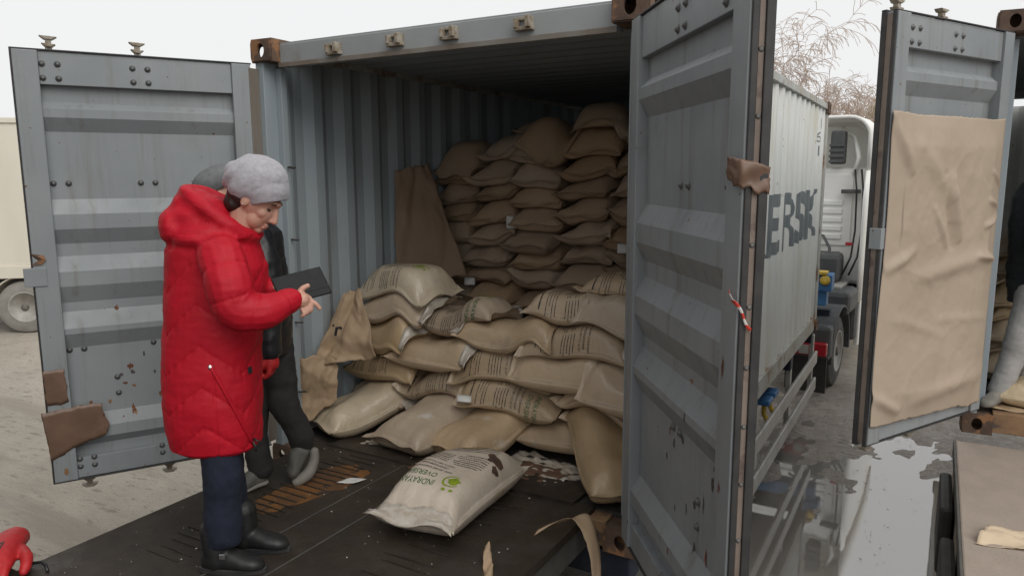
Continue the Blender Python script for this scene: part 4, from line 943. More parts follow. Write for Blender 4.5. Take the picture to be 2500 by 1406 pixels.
# hood lying on the shoulders, with its rim rising to the chin
ellipsoid(ct, (-.10,0,1.485), (.150,.178,.110)); ellipsoid(ct, (-.165,-.02,1.455), (.095,.165,.105)); ellipsoid(ct, (-.125,-.01,1.545), (.090,.135,.068)); ellipsoid(ct, (-.06,-.06,1.42), (.15,.15,.09))
rim_n = [(-.155,0,1.585),(-.11,-.095,1.570),(-.035,-.130,1.525),(.035,-.125,1.470),(.085,-.085,1.425),(.105,0,1.405)]
capsule(ct, rim_n, [.046,.050,.052,.048,.044,.040]); capsule(ct, [(x,-y,z) for x,y,z in rim_n], [.046,.050,.052,.048,.044,.040])
armN_, armF_ = [tuple(p) for p in armN], [tuple(p) for p in armF]
def d_coat(co, no):
    rn, an = seg_param(co, armN_); rf, af = seg_param(co, armF_)
    arm = (np.minimum(rn, rf) < .125) & ~((co[:,2] > 1.40))
    inarm = np.clip((.135-np.minimum(rn, rf))/.03, 0, 1)*np.clip((1.43-co[:,2])/.04, 0, 1)
    phi = np.arctan2(co[:,1], co[:,0]+.10); tri = np.abs(((phi*1.9/math.pi+.35) % 1)-.5)*2
    q = (co[:,2]+.13*tri)/.165
    body = np.abs(np.sin(math.pi*q))**.22
    arc = np.where(rn < rf, an, af)+.02; aq = arc/.108
    armp = np.abs(np.sin(math.pi*aq))**.24
    hood = np.clip((co[:,2]-1.40)/.03, 0, 1)
    puff = (1-hood)*(inarm*armp*.011+(1-inarm)*body*.010)
    seamv = np.exp(-((((phi*2/math.pi+.25) % 1)-.5)/.018)**2)*(1-inarm)*(1-hood)*np.clip((.95-co[:,2])/.1,0,1)
    wr = .0035*vfbm(co, 5, 1.0, (1,1,1.6))+.0012*vfbm(co, 17, 3.0, (1,1,2.6))
    wr += hood*(.0030*np.sin(30*(co[:,2]+.6*co[:,0])+4*vfbm(co, 5, 8)))
    ga = .0022*np.sin(phi*36+5*vfbm(co, 7, 4))*(1-body)*(1-inarm)*(1-hood)+.0028*np.sin(phi*26+co[:,0]*50)*(1-armp)*inarm
    return puff-.018-.005*seamv+wr+ga
coat = organic('coat', ct, 'coat_red', Wm_, .0058, 6, d_coat, M=MW)
bvh = BVHTree.FromPolygons([v.co for v in coat.data.vertices], [tuple(p.vertices) for p in coat.data.polygons])
def on_coat(a, c, off=.003):
    """point on the near side of the coat at figure coordinates a, c"""
    o_ = MW @ wl_(a, c, -.6); d_ = (MW @ wl_(a, c, .0)-o_).normalized(); h = bvh.ray_cast(o_, d_)
    return (h[0]+h[1]*off, h[1]) if h[0] else (MW @ wl_(a, c, -.23), -d_)
zp = [on_coat(-.105+.155*i/16, .875-.335*i/16, .002)[0] for i in range(17)]
obj('pocket_zip', MB().tube(zp, .0055, 8), 'coat_red', coat, smooth=True)
zp2 = [p+Vector((.0,.0,.014)) for p in zp]; obj('pocket_zip', MB().tube(zp2, .004, 8), 'coat_red', coat, smooth=True)
p_, n_ = on_coat(-.105,.876,.002); obj('snap', MB().lathe([(0,.004),(.007,.004),(.011,.002),(.011,0)], 14, Matrix.Translation(p_) @ n_.to_track_quat('Z','Y').to_matrix().to_4x4()), 'metal_shiny', coat, smooth=True)
p_, n_ = on_coat(.055,.862,.002); obj('badge', MB().box((-.011,-.014,0),(.011,.014,.003), Matrix.Translation(p_) @ n_.to_track_quat('Z','Y').to_matrix().to_4x4()), 'boot_black', coat, bevel=.002)
p_, n_ = on_coat(.045,.555,.004); obj('zip_pull', MB().tube([p_+Vector((0,0,.0)), p_+Vector((.01,.006,-.022)), p_+Vector((.012,.007,-.045))], .005, 8), 'boot_black', coat, smooth=True)
p2_ = on_coat(.052,.565,.004)[0]; obj('zip_pull', MB().tube([p2_, p2_+Vector((.024,.014,-.018))], .0045, 8), 'boot_black', coat, smooth=True)
# head: continuous skin with nose, lips, chin, ear; neck down into the collar
Hc = Vector((.122,0,1.556)); Hf = Vector((.80,.0,-.60)); Hu = Vector((.60,0,.80)); Hs = Vector((0,1,0))
HM = Matrix((Hf, Hs, Hu)).transposed()
def hp(f_, s_, u_): return Hc+Hf*f_+Hs*s_+Hu*u_
hd = MB(); ellipsoid(hd, hp(-.005,0,.015), (.092,.073,.100), HM); ellipsoid(hd, hp(.040,0,-.060), (.050,.052,.055), HM); ellipsoid(hd, hp(.074,0,-.098), (.020,.022,.018), HM)
ellipsoid(hd, hp(.068,0,-.030), (.030,.045,.050), HM); ellipsoid(hd, hp(.083,0,.032), (.016,.045,.014), HM)
for s in (-1,1):
    ellipsoid(hd, hp(.056,s*.034,-.022), (.026,.022,.026), HM); ellipsoid(hd, hp(-.010,s*.073,-.012), (.018,.008,.030), HM); ellipsoid(hd, hp(.098,s*.010,-.040), (.010,.008,.008), HM)
capsule(hd, [hp(.088,0,.020), hp(.104,0,-.012), hp(.114,0,-.036)], [.010,.011,.013], 10)
ellipsoid(hd, hp(.094,0,-.064), (.010,.022,.006), HM); ellipsoid(hd, hp(.091,0,-.078), (.011,.019,.007), HM)
capsule(hd, [hp(-.02,0,-.06), Vector((.045,0,1.42)), Vector((.0,0,1.33))], [.056,.055,.065])
head = organic('head', hd, 'skin', Wm_, .0042, 3, None, M=MW)
for s in (-1,1):
    e_ = MB(); ellipsoid(e_, hp(.0765,s*.036,.002), (.008,.011,.0035), HM, 8); obj('eye', e_.xf(MW), 'hair', head, smooth=True)
    br = MB().tube([MW @ hp(.088,s*.018,.030), MW @ hp(.090,s*.036,.034), MW @ hp(.078,s*.056,.028)], [.003,.004,.002], 6); obj('eyebrow', br, 'hair', head, smooth=True)
e_ = MB(); ellipsoid(e_, hp(-.008,-.083,-.030), (.004,.004,.004), HM, 6); obj('earring', e_.xf(MW), 'metal_shiny', head, smooth=True)
l_ = MB(); ellipsoid(l_, hp(.098,0,-.071), (.006,.020,.005), HM, 8); obj('lips', l_.xf(MW), 'lips' if 'lips' in MATS else mat('lips', (.42,.16,.14), rough=.4).name, head, smooth=True)
ha = MB(); ellipsoid(ha, hp(-.045,0,-.005), (.070,.079,.075), HM); ellipsoid(ha, hp(-.05,0,-.055), (.05,.068,.055), HM)
organic('hair', ha, 'hair', Wm_, .006, 3, lambda co, no: .003*vfbm(co, 40, 1), M=MW)
ht = MB(); ellipsoid(ht, Vector((.128,0,1.626)), (.121,.098,.098)); ellipsoid(ht, Vector((.085,0,1.645)), (.080,.085,.070)); ellipsoid(ht, Vector((.160,0,1.590)), (.090,.090,.085))
def d_hat(co, no):
    w = .0075*np.sin(70*(co[:,2]*.9-co[:,0]*.35)+5*vfbm(co, 5, 3))*np.clip((.15-co[:,0])/.1, 0, 1)
    return w*.8+.003*vfbm(co, 14, 2, (1,1,2))
hat = organic('knit_hat', ht, 'knit_grey', Wm_, .006, 4, d_hat, cut=[(Vector((.126,0,1.536)), Vector((.14,0,-1)))], solid=.006, M=MW)
# hands
def hand(parts, name):
    mb = MB()
    for pts, r in parts: capsule(mb, pts, r, 10)
    return organic(name, mb, 'skin', Wm_, .0035, 3, None, M=MW)
w0 = armN[-1]; ux = Vector((.80,.55,-.05)).normalized()
def hq(x, y, z): return w0+Vector((x*.84, y, z*.92))
hand([([hq(.0,.0,.0), hq(.045,.020,-.008)], [.029,.031]), ([hq(.03,.03,.008), hq(.062,.038,-.012)], [.024,.022]),
      ([hq(.060,.030,-.006), hq(.096,.036,-.024), hq(.116,.040,-.048)], [.0105,.0100,.0090]),
      ([hq(.062,.020,-.022), hq(.082,.022,-.046), hq(.066,.022,-.062)], [.0105,.0098,.0085]),
      ([hq(.055,.012,-.034), hq(.068,.010,-.056), hq(.050,.012,-.068)], [.0100,.0092,.0080]),
      ([hq(.044,.006,-.042), hq(.054,.002,-.064), hq(.040,.004,-.074)], [.0088,.0082,.0074]),
      ([hq(.024,.026,.016), hq(.040,.034,.040), hq(.066,.040,.052)], [.0135,.0115,.0100])], 'hand')
w1 = armF[-1]
def hk(x, y, z): return w1+Vector((x, y, z))
hand([([hk(-.01,.0,-.006), hk(.035,-.006,-.022)], [.028,.030]), ([hk(.035,-.01,-.02), hk(.075,-.012,-.020), hk(.100,-.01,-.012)], [.011,.010,.009]),
      ([hk(.034,.002,-.03), hk(.072,.002,-.032), hk(.096,.003,-.022)], [.011,.010,.009]), ([hk(.03,.012,-.034), hk(.064,.014,-.038), hk(.086,.015,-.030)], [.010,.009,.008]),
      ([hk(.024,.022,-.036), hk(.050,.026,-.040), hk(.068,.027,-.034)], [.009,.008,.0075]), ([hk(.012,-.020,.006), hk(.035,-.026,.020), hk(.058,-.024,.022)], [.012,.0105,.009])], 'hand')
# tablet resting on both hands
tU = Vector((.80,.58,.16)).normalized(); tV = Vector((.42,-.48,-.77)); tV = (tV-tU*tV.dot(tU)).normalized(); tN = tU.cross(tV)
tc_ = wl_(.290,1.216,-.03); MT = MW @ Matrix(((tU.x,tV.x,tN.x,tc_.x),(tU.y,tV.y,tN.y,tc_.y),(tU.z,tV.z,tN.z,tc_.z),(0,0,0,1)))
tb = obj('tablet', MB().box((-.105,-.066,-.006),(.105,.066,.006)).xf(MT), 'tablet_black', None, bevel=.005)
tag(tb, 'black tablet in a case held by the person in red', 'tablet')
obj('screen', MB().box((-.095,-.056,.0061),(.095,.056,.0066)).xf(MT), 'tablet_black', tb); obj('case_fold', MB().box((-.105,.034,-.0075),(.105,.037,-.0062)).xf(MT), 'tablet_black', tb)

# --- man in the dark leather jacket behind her, stepping towards the dock
PM = (.62,-.45,.166); MM = frame(PM)
Mn = thing('person', PM, 'person in black leather jacket, grey cap and red gloves stepping behind the red coat', 'person')
tr = MB(); ellipsoid(tr, (-.11,0,.84), (.14,.17,.12))
capsule(tr, [(-.15,.02,.82),(-.17,.0,.5),(-.165,-.02,.28),(-.135,-.03,.09)], [.105,.085,.070,.068])
capsule(tr, [(-.07,.06,.82),(-.02,.02,.52),(-.012,.0,.46),(.055,.02,.30),(.078,.03,.20)], [.105,.086,.080,.070,.064])
organic('trousers', tr, 'trouser_dark', Mn, .010, 6, lambda co, no: .008*vfbm(co, 7, 1.2, (1,1,2)), M=MM)
sh = MB(); shoe(sh, (-.125,-.02,.015), (-.235,-.145,.012), .1, .046, .085); s1_ = organic('shoe', sh, 'shoe_grey', Mn, .006, 4, None, M=MM)
so = MB(); shoe(so, (-.120,-.016,.004), (-.240,-.150,.002), .1, .050, .030); organic('sole', so, 'shoe_sole', s1_, .006, 2, None, M=MM)
sh = MB(); shoe(sh, (.112,.03,.175), (.035,-.03,.035), .1, .046, .085)
sh.xf(Matrix()); s2_ = organic('shoe', sh, 'shoe_grey', Mn, .006, 4, None, M=MM)
so = MB(); capsule(so, [(.135,.035,.165),(.135,.02,.11),(.108,-.01,.052),(.052,-.04,.018)], [.026,.028,.033,.028], 14); organic('sole', so, 'shoe_sole', s2_, .006, 2, None, M=MM)
jk = MB(); rg = []
for c, a0, a1, hd_ in ((.72,-.28,.03,.19),(.80,-.30,.05,.20),(.95,-.31,.05,.205),(1.10,-.33,.04,.215),(1.25,-.36,.03,.225),(1.36,-.38,.02,.20),(1.43,-.37,-.05,.13),(1.47,-.34,-.12,.08)):
    rg.append([Vector(((a0+a1)/2+(a1-a0)/2*math.cos(t), hd_*math.sin(t), c)) for t in [2*math.pi*j/36 for j in range(36)]])
jk.rings(rg)
mA = [(-.05,-.165,1.345),(.005,-.205,1.20),(.012,-.20,1.06),(.002,-.195,.92),(-.002,-.20,.775)]
capsule(jk, mA, [.085,.078,.072,.066,.060]); capsule(jk, [(-.16,.20,1.33),(-.20,.26,1.1),(-.24,.24,.95),(-.30,.2,.86)], [.085,.075,.066,.058])
capsule(jk, [(-.22,0,1.44),(-.25,-.07,1.475),(-.30,-.085,1.46),(-.35,-.05,1.43)], [.03,.03,.03,.03])
organic('jacket', jk, 'leather', Mn, .009, 5, lambda co, no: .008*vfbm(co, 6, 5, (1,1,1.8))+.003*vfbm(co, 22, 2), M=MM)
gl = MB(); capsule(gl, [(-.003,-.20,.79),(.002,-.205,.715)], [.042,.046]); 
for i, (y, l_) in enumerate(((-.235,.062),(-.214,.072),(-.193,.070),(-.174,.055))):
    capsule(gl, [(.008,y,.715),(.006,y-.004,.675),(-.016,y-.006,.655),(-.036,y-.004,.668)], [.0145,.0145,.0135,.0125], 10)
capsule(gl, [(-.012,-.235,.735),(-.034,-.245,.700),(-.042,-.238,.668)], [.016,.015,.013], 10)
organic('glove', gl, 'glove_red', Mn, .0055, 2, None, M=MM)
gl = MB(); capsule(gl, [(-.30,.20,.87),(-.33,.19,.80)], [.042,.044])
for y in (.16,.18,.20,.22): capsule(gl, [(-.335,y,.80),(-.345,y-.003,.755),(-.33,y-.004,.73)], [.014,.0135,.012], 10)
capsule(gl, [(-.315,.155,.82),(-.33,.14,.78)], [.015,.013], 10)
organic('glove', gl, 'glove_red', Mn, .0055, 2, None, M=MM)
Hf = Vector((-.86,-.25,-.45)).normalized(); Hs = Vector((-.28,.96,0)).normalized(); Hs = (Hs-Hf*Hs.dot(Hf)).normalized(); Hu = Hf.cross(Hs); Hu = Hu if Hu.z > 0 else -Hu; Hc = Vector((-.275,0,1.555)); HM = Matrix((Hf, Hs, Hu)).transposed()
hd = MB(); ellipsoid(hd, hp(0,0,.01), (.098,.077,.105), HM); ellipsoid(hd, hp(.045,0,-.065), (.05,.055,.055), HM); capsule(hd, [hp(.09,0,.015), hp(.115,0,-.035)], [.010,.014], 10)
ellipsoid(hd, hp(.07,0,-.10), (.022,.024,.02), HM); ellipsoid(hd, hp(.092,0,-.07), (.012,.024,.012), HM)
for s in (-1,1): ellipsoid(hd, hp(-.005,s*.078,-.01), (.018,.009,.032), HM); ellipsoid(hd, hp(.084,s*.034,.004), (.012,.016,.010), HM)
capsule(hd, [hp(-.02,0,-.06), Vector((-.22,0,1.40)), Vector((-.17,0,1.30))], [.06,.06,.07])
organic('head', hd, 'skin', Mn, .005, 3, None, M=MM)
cp = MB(); ellipsoid(cp, hp(-.012,0,.062), (.120,.105,.072), HM); ellipsoid(cp, hp(-.045,0,.045), (.085,.098,.07), HM)
capc = organic('cap', cp, 'cap_grey', Mn, .007, 4, lambda co, no: .004*vfbm(co, 16, 2), cut=[(hp(0,0,.022), -Hu)], solid=.005, M=MM)
vz = MB().grid([[MM @ hp(.085+.075*b*math.cos(a*1.15)+.0, .105*math.sin(a*1.15), .034-.022*b-.012*abs(a)) for b in (0,.33,.66,1)] for a in [i/7-1 for i in range(15)]])
obj('visor', vz, 'cap_grey', capc, smooth=True, solid=.006)
# ------------------------------------------------------------------ third person, inside the right container
PB = (4.05,2.62,.317); MBf = frame(PB)
Pb_ = thing('person', PB, 'person in dark jacket and light grey trousers at the right picture edge', 'person')
tr = MB(); ellipsoid(tr, (.12,0,.78), (.13,.16,.12))
capsule(tr, [(.09,-.06,.78),(.0,-.09,.50),(-.05,-.10,.30),(-.115,-.10,.10)], [.108,.084,.072,.066]); capsule(tr, [(.16,.07,.78),(.17,.09,.45),(.20,.10,.10)], [.105,.084,.064])
organic('trousers', tr, 'trouser_grey', Pb_, .010, 5, lambda co, no: .005*vfbm(co, 6, 1.2, (1,1,2.4))+.002*vfbm(co, 22, 2, (1,1,2)), M=MBf)
for h_, t_ in (((-.105,-.10,.02),(-.26,-.19,.01)), ((.20,.12,.02),(.06,.03,.01))):
    sh = MB(); shoe(sh, h_, t_, .1, .045, .08); organic('shoe', sh, 'shoe_sole', Pb_, .007, 3, None, M=MBf)
jk = MB(); rg = []
for c, a0, a1, hd_ in ((.66,-.01,.27,.17),(.78,-.03,.29,.19),(1.0,-.04,.28,.19),(1.2,-.05,.27,.20),(1.34,-.04,.25,.19),(1.43,.0,.2,.12),(1.47,.05,.18,.08)):
    rg.append([Vector(((a0+a1)/2+(a1-a0)/2*math.cos(t), hd_*math.sin(t), c)) for t in [2*math.pi*j/36 for j in range(36)]])
jk.rings(rg); capsule(jk, [(.03,-.16,1.33),(-.03,-.22,1.14),(-.02,-.22,1.02),(.08,-.28,.98),(.18,-.34,1.02)], [.085,.078,.072,.062,.055]); capsule(jk, [(.18,.17,1.33),(.24,.2,1.1),(.28,.1,.95)], [.085,.072,.058])
j_ = organic('jacket', jk, 'leather', Pb_, .010, 5, lambda co, no: .012*vfbm(co, 8, 5, (1,1,1.8)), M=MBf)
hdm = MB(); capsule(hdm, [(.0,-.10,1.40),(.03,-.13,1.42),(.10,-.13,1.44),(.2,-.08,1.43)], [.035,.04,.04,.035]); organic('collar', hdm, 'trouser_grey', Pb_, .008, 3, None, M=MBf)
fl = MB().grid([[MBf @ Vector((-.035+.05*a+.006*math.sin(b*8), -.305-.01*math.sin(a*3), 1.22-.22*b)) for a in (0,.33,.66,1)] for b in [i/8 for i in range(9)]]); obj('sleeve_patch', fl, 'trouser_grey', j_, smooth=True, solid=.004)
hd = MB(); Hc = Vector((.09,-.02,1.60)); Hf = Vector((-.8,-.2,-.3)).normalized(); Hs = Vector((-.24,.97,0)).normalized(); Hs = (Hs-Hf*Hs.dot(Hf)).normalized(); Hu = Hf.cross(Hs); Hu = Hu if Hu.z > 0 else -Hu; HM = Matrix((Hf, Hs, Hu)).transposed()
ellipsoid(hd, hp(0,0,.01), (.098,.077,.105), HM); ellipsoid(hd, hp(.045,0,-.065), (.05,.055,.055), HM); capsule(hd, [hp(.09,0,.015), hp(.115,0,-.035)], [.010,.014], 10); capsule(hd, [hp(-.02,0,-.06), Vector((.11,0,1.38))], [.06,.07])
organic('head', hd, 'skin', Pb_, .006, 3, None, M=MBf)
gl = MB(); capsule(gl, [(.18,-.34,1.02),(.24,-.37,1.04)], [.04,.042])
for k in range(4): capsule(gl, [(.26,-.40+.022*k,1.05),(.30,-.41+.022*k,1.05),(.32,-.41+.022*k,1.02)], [.013,.012,.011], 8)
capsule(gl, [(.22,-.36,1.07),(.26,-.38,1.10)], [.014,.012], 8); organic('hand', gl, 'skin', Pb_, .006, 2, None, M=MBf)
# sacks in the right container: one column of long bags seen end to end, one bag at the sill
pb = Pile(.3185); SH = (3.805,2.28,0)
for k in range(9):
    sack(pb, 'sack', 'sack in the right container behind the grey trousers, %s from the floor' % ORD[k].replace('bottom','first'), 'sacks in the right container', .44+.02*math.sin(k*2.1), .93+.02*math.cos(k*3.3), 2*math.sin(k*5), m='sack', T=.155, Wd=.46, L=.74, seed=500+k, lim=(.07,2.3), shift=SH)
pf = Pile(.3185); o_, P_ = sack(pf, 'sack', 'pale sack lying on the sill of the right container', 'sacks in the right container', .53,.26,-10, m='sack_pale', T=.17, Wd=.40, L=.74, seed=61, lim=(.07,2.3), shift=SH); add_print(o_, P_, 1, inks=('print_black',))
def crumpled(name, corners, m, label, cat, nu=24, nv=24, amp=.02, freq=6, seed=0, solid=.0012, parent=None, curl=None):
    """sheet spanned by four corners with folds"""
    a, b, c, d = [Vector(p) for p in corners]; n = (b-a).cross(d-a).normalized(); G = []
    for i in range(nu):
        row = []
        for j in range(nv):
            u, v = i/(nu-1), j/(nv-1)
            eu = .04*fbm(v*4, seed, 1, 3); ev = .04*fbm(u*4, seed, 7, 3)
            p = (a*(1-u)+b*u)*(1-v)+(d*(1-u)+c*u)*v+(b-a)*eu*(1 if u > .5 else -1)*abs(2*u-1)**3+(d-a)*ev*(1 if v > .5 else -1)*abs(2*v-1)**3
            wu, wv = u+.10*fbm(u*2+seed, v*2, seed, 2), v+.10*fbm(u*2, v*2+seed, seed+5, 2); h_ = 0
            for k, (cu, cv, ph, w_) in enumerate(((1.0,.55,.1,1.0),(-.6,1.0,.37,.8),(.35,-1.3,.71,.6),(1.7,1.2,.2,.35))):
                f_ = ((wu*cu+wv*cv)*freq*.45+ph+seed*.37) % 1; h_ += amp*w_*(abs(f_-.5)*2-.5)
            h_ += amp*.5*fbm(u*freq, v*freq, seed, 3)
            q = p+n*h_
            if curl: q = q+Vector(curl(u, v))
            row.append(tuple(q))
        G.append(row)
    o = obj(name, MB().grid(G), m, parent, smooth=True, solid=solid)
    if label: tag(o, label, cat)
    return o
crumpled('kraft_paper', [(3.90,2.36,.322),(4.5,2.34,.322),(4.5,2.60,.322),(3.92,2.58,.322)], 'kraft', 'brown paper under the pale sack on the right sill', 'paper', amp=.014, seed=4)
crumpled('kraft_paper', [(3.83,.72,.112),(4.25,.80,.112),(4.28,1.10,.112),(3.90,.93,.112)], 'kraft_rag', 'cream paper scrap lying on the pinkish platform', 'paper', amp=.016, freq=4, seed=8, curl=lambda u, v: (0,0,.035*max(0,.35-u)/.35*math.sin(v*3)))

# ------------------------------------------------------------------ kraft paper inside container A
crumpled('kraft_paper', [(.082,1.20,1.84),(.20,1.46,1.90),(.52,1.47,1.06),(.085,1.16,.98)], 'kraft_shade_dirt', 'tall kraft sheet slanting against the left wall beside the rear sacks', 'paper', 30, 40, .020, 4, 2)
kp = crumpled('kraft_paper', [(.24,.44,1.06),(.36,.47,1.08),(.56,.37,.68),(.12,.24,.58)], 'kraft', 'crumpled kraft paper with a black T hanging left of the heap', 'paper', 40, 40, .030, 3.5, 5)
tv, tf_ = text_mesh('T', .11, .004)
bv = BVHTree.FromPolygons([v.co for v in kp.data.vertices], [tuple(q.vertices) for q in kp.data.polygons])
mk_ = MB(); V_ = []
for x, y, _ in tv:
    base = Vector((.245,-.4,.79))+Vector((.70,.20,-.25)).normalized()*(x*.9-.02)+Vector((.15,0,.95)).normalized()*y*.8
    h_ = bv.ray_cast(base, Vector((-.02,1,0)).normalized()); V_.append(tuple((h_[0]+Vector((.0,-.004,0))) if h_[0] else base+Vector((0,.85,0))))
mk_.add(V_, tf_); obj('mark', mk_, 'print_black', kp)
crumpled('kraft_paper', [(.085,.17,.66),(.30,.30,.66),(.30,.27,.38),(.09,.14,.20)], 'kraft', 'torn brown paper between left wall and pale sack', 'paper', 36, 36, .026, 3, 11)
# floor litter
crumpled('plastic_film', [(1.42,.30,.157),(1.86,.20,.157),(2.02,.50,.157),(1.50,.62,.157)], 'film', 'crumpled clear plastic film on the dark container floor', 'plastic film', 34, 30, .016, 9, 3, .0006)
crumpled('kraft_paper', [(1.55,.22,.163),(1.84,.18,.163),(1.90,.42,.163),(1.60,.46,.163)], 'tape_brown', 'dark brown wet paper on the floor beside the loose sack', 'paper', 20, 20, .008, 6, 14)
crumpled('kraft_paper', [(.50,.30,.157),(.78,.20,.157),(.84,.44,.157),(.55,.52,.157)], 'tape_brown', 'dark wet paper between the pale sack and the twin sacks', 'paper', 20, 20, .010, 6, 17)
crumpled('plastic_film', [(.56,.16,.168),(.72,.24,.168),(.74,.36,.168),(.60,.30,.168)], 'film', 'shred of clear film beside the pale sack', 'plastic film', 16, 16, .010, 7, 19, .0006)
crumpled('paper_slip', [(.86,-.34,.1745),(.95,-.30,.1745),(.97,-.22,.1745),(.88,-.25,.1745)], 'label_white', 'small white paper slip lying on the ramp by the rust', 'paper', 8, 8, .002, 3, 23, .0006)
crumpled('kraft_scrap', [(1.06,.02,.172),(1.17,.0,.172),(1.20,.09,.172),(1.08,.10,.172)], 'tape_brown', 'red brown paper scrap beside the loose sack', 'paper', 12, 12, .016, 6, 29)
dbm = MB(); rd = random.Random(77)
for k in range(150):
    x, y = rd.uniform(.34,2.15), rd.uniform(-1.9,.35); s_ = rd.choice((.0025,.003,.004,.006)); a = rd.uniform(0,6.28); z = .1675 if y < .06 else .179
    q = [(x+s_*math.cos(a+t)*rd.uniform(.5,1.3), y+s_*math.sin(a+t)*rd.uniform(.5,1.3)) for t in (0,1.6,3.1,4.7)]
    dbm.add([(p[0],p[1],z) for p in q]+[(x,y,z+s_*.8)], [(0,1,4),(1,2,4),(2,3,4),(3,0,4)])
tag(obj('litter', dbm, 'litter_white', None, fix=False), 'specks of white litter on the dark ramp', 'litter', None, 'stuff')
def strip(name, pts, width, m, label, side=Vector((0,1,0)), n=40, wob=.2, seed=0):
    P = [Vector(p) for p in pts]; G = []
    for i in range(n):
        t = i/(n-1)*(len(P)-1); k = min(int(t), len(P)-2); f_ = t-k; Q = [P[max(k-1,0)], P[k], P[k+1], P[min(k+2,len(P)-1)]]
        c = .5*((2*Q[1])+(Q[2]-Q[0])*f_+(2*Q[0]-5*Q[1]+4*Q[2]-Q[3])*f_*f_+(-Q[0]+3*Q[1]-3*Q[2]+Q[3])*f_**3)
        w = width*(.35+.65*math.sin(math.pi*min(1,max(.03,i/(n-1))))**.6)*(1+wob*fbm(i*.3, seed, 0, 2)); G.append([tuple(c+side*w*b+Vector((0,0,.010*math.sin(b*4+i*.3)))) for b in (-.5,-.25,0,.25,.5)])
    return tag(obj(name, MB().grid(G), m, None, smooth=True, solid=.001), label, 'paper')
strip('kraft_strip', [(2.06,-.30,.172),(2.12,-.22,.196),(2.20,-.14,.215),(2.26,-.14,.16),(2.32,-.20,.05),(2.37,-.30,-.12)], .085, 'kraft', 'torn kraft strip curling over the right edge of the ramp', Vector((.3,.95,0)).normalized())
strip('kraft_strip', [(1.995,-.62,.25),(2.02,-.66,.20),(2.06,-.72,.172),(2.10,-.80,.170)], .040, 'kraft', 'small upturned kraft sliver at the bottom of the picture', Vector((.9,.4,0)).normalized(), seed=4)
crumpled('cardboard', [(2.24,-.62,.02),(2.40,-.36,-.05),(2.52,-.52,-.40),(2.36,-.85,-.40)], 'kraft_rag', 'mottled cardboard leaning below the ramp edge', 'cardboard', 20, 20, .012, 5, 31)

# red glove lying on the ramp corner
Gp = (.268,-1.715,.185); Mg = Matrix.Translation(Gp) @ Matrix.Rotation(math.radians(-40), 4, 'Z') @ Matrix.Scale(1.12, 4)
gm_ = MB(); capsule(gm_, [(-.20,.0,.030),(-.10,.0,.045),(.0,.0,.042),(.05,.0,.034)], [.056,.062,.060,.050], 18, (1,.75))
for k, (y, l_) in enumerate(((-.042,.062),(-.015,.080),(.013,.078),(.038,.058))): capsule(gm_, [(.03,y,.036),(.075,y*1.0,.034),(.075+l_*.6,y*1.0,.016),(.075+l_*.7,y*1.0,-.012)], [.021,.0195,.0175,.0155], 12)
capsule(gm_, [(-.06,.055,.035),(.0,.088,.036),(.045,.098,.026),(.072,.094,.010)], [.026,.023,.020,.017], 12)
glv = organic('work_glove', gm_, 'glove_red', None, .0055, 3, lambda co, no: .002*vfbm(co, 30, 2), M=Mg)
tag(glv, 'red rubber work glove lying at the bottom left corner', 'glove')
bvg = BVHTree.FromPolygons([v.co for v in glv.data.vertices], [tuple(q.vertices) for q in glv.data.polygons])
tv, tf_ = text_mesh('SIZE', .042, .001); V_ = []
for x, y, _ in tv:
    p = Mg @ Vector((.03-x*.95, .012-y, .3)); h_ = bvg.ray_cast(p, Vector((0,0,-1))); V_.append(tuple(h_[0]+Vector((0,0,.0018)) if h_[0] else p-Vector((0,0,.24))))
obj('size_mark', MB().add(V_, tf_), 'print_black', glv)
obj('corner_bracket', B((.20,-1.95,.10),(.298,-1.66,.160)), 'platform_floor', P1, bevel=.004)
tag(obj('cable_loop', MB().tube([(.315,-1.66,.170),(.34,-1.62,.188),(.37,-1.60,.192),(.40,-1.60,.184),(.43,-1.61,.171)], .007, 8), 'hose_black', None, smooth=True), 'short black strap loop beside the red glove', 'strap')

# ------------------------------------------------------------------ chassis trailer under container A
Ch = thing('container_chassis', (1.2,3,GROUND), 'blue skeletal trailer carrying the grey container, aluminium side guard', 'trailer')
for x in (.78,1.66): obj('main_beam', B((x-.07,.02,-.42),(x+.07,8.6,-.02)), 'beam_navy', Ch, bevel=.01)
for y in (.10,2.4,4.6,6.0,7.6): obj('cross_beam', B((.06,y-.07,-.16),(2.40,y+.07,-.015)), 'beam_navy', Ch, bevel=.01)
obj('front_beam', B((.20,7.10,.10),(2.40,7.32,.36)), 'chassis_blue', Ch, bevel=.015)
obj('neck_riser', B((.6,7.12,-.10),(1.9,7.30,.10)), 'chassis_blue', Ch, bevel=.01)
tl = obj('twist_lock', B((2.26,7.04,.30),(2.46,7.34,.52)), 'chassis_blue', Ch, bevel=.015)
obj('lock_knob', MB().lathe([(.0,.03),(.05,.03),(.065,.015),(.05,0)], 14, Matrix.Translation((2.38,7.03,.45)) @ Matrix.Rotation(math.pi/2,4,'X')), 'yellow_paint', tl, smooth=True)
obj('lock_plate', B((2.22,7.0,.52),(2.40,7.2,.56)), 'yellow_paint', tl, bevel=.008)
for z in (-.45,-.78):
    obj('guard_rail', B((2.40,2.75,z-.02),(2.43,6.30,z+.13)), 'aluminium', Ch, bevel=.008)
for y in (3.0,4.6,6.18): obj('guard_post', B((2.35,y-.04,-.80),(2.398,y+.04,-.10)), 'aluminium', Ch, bevel=.005)
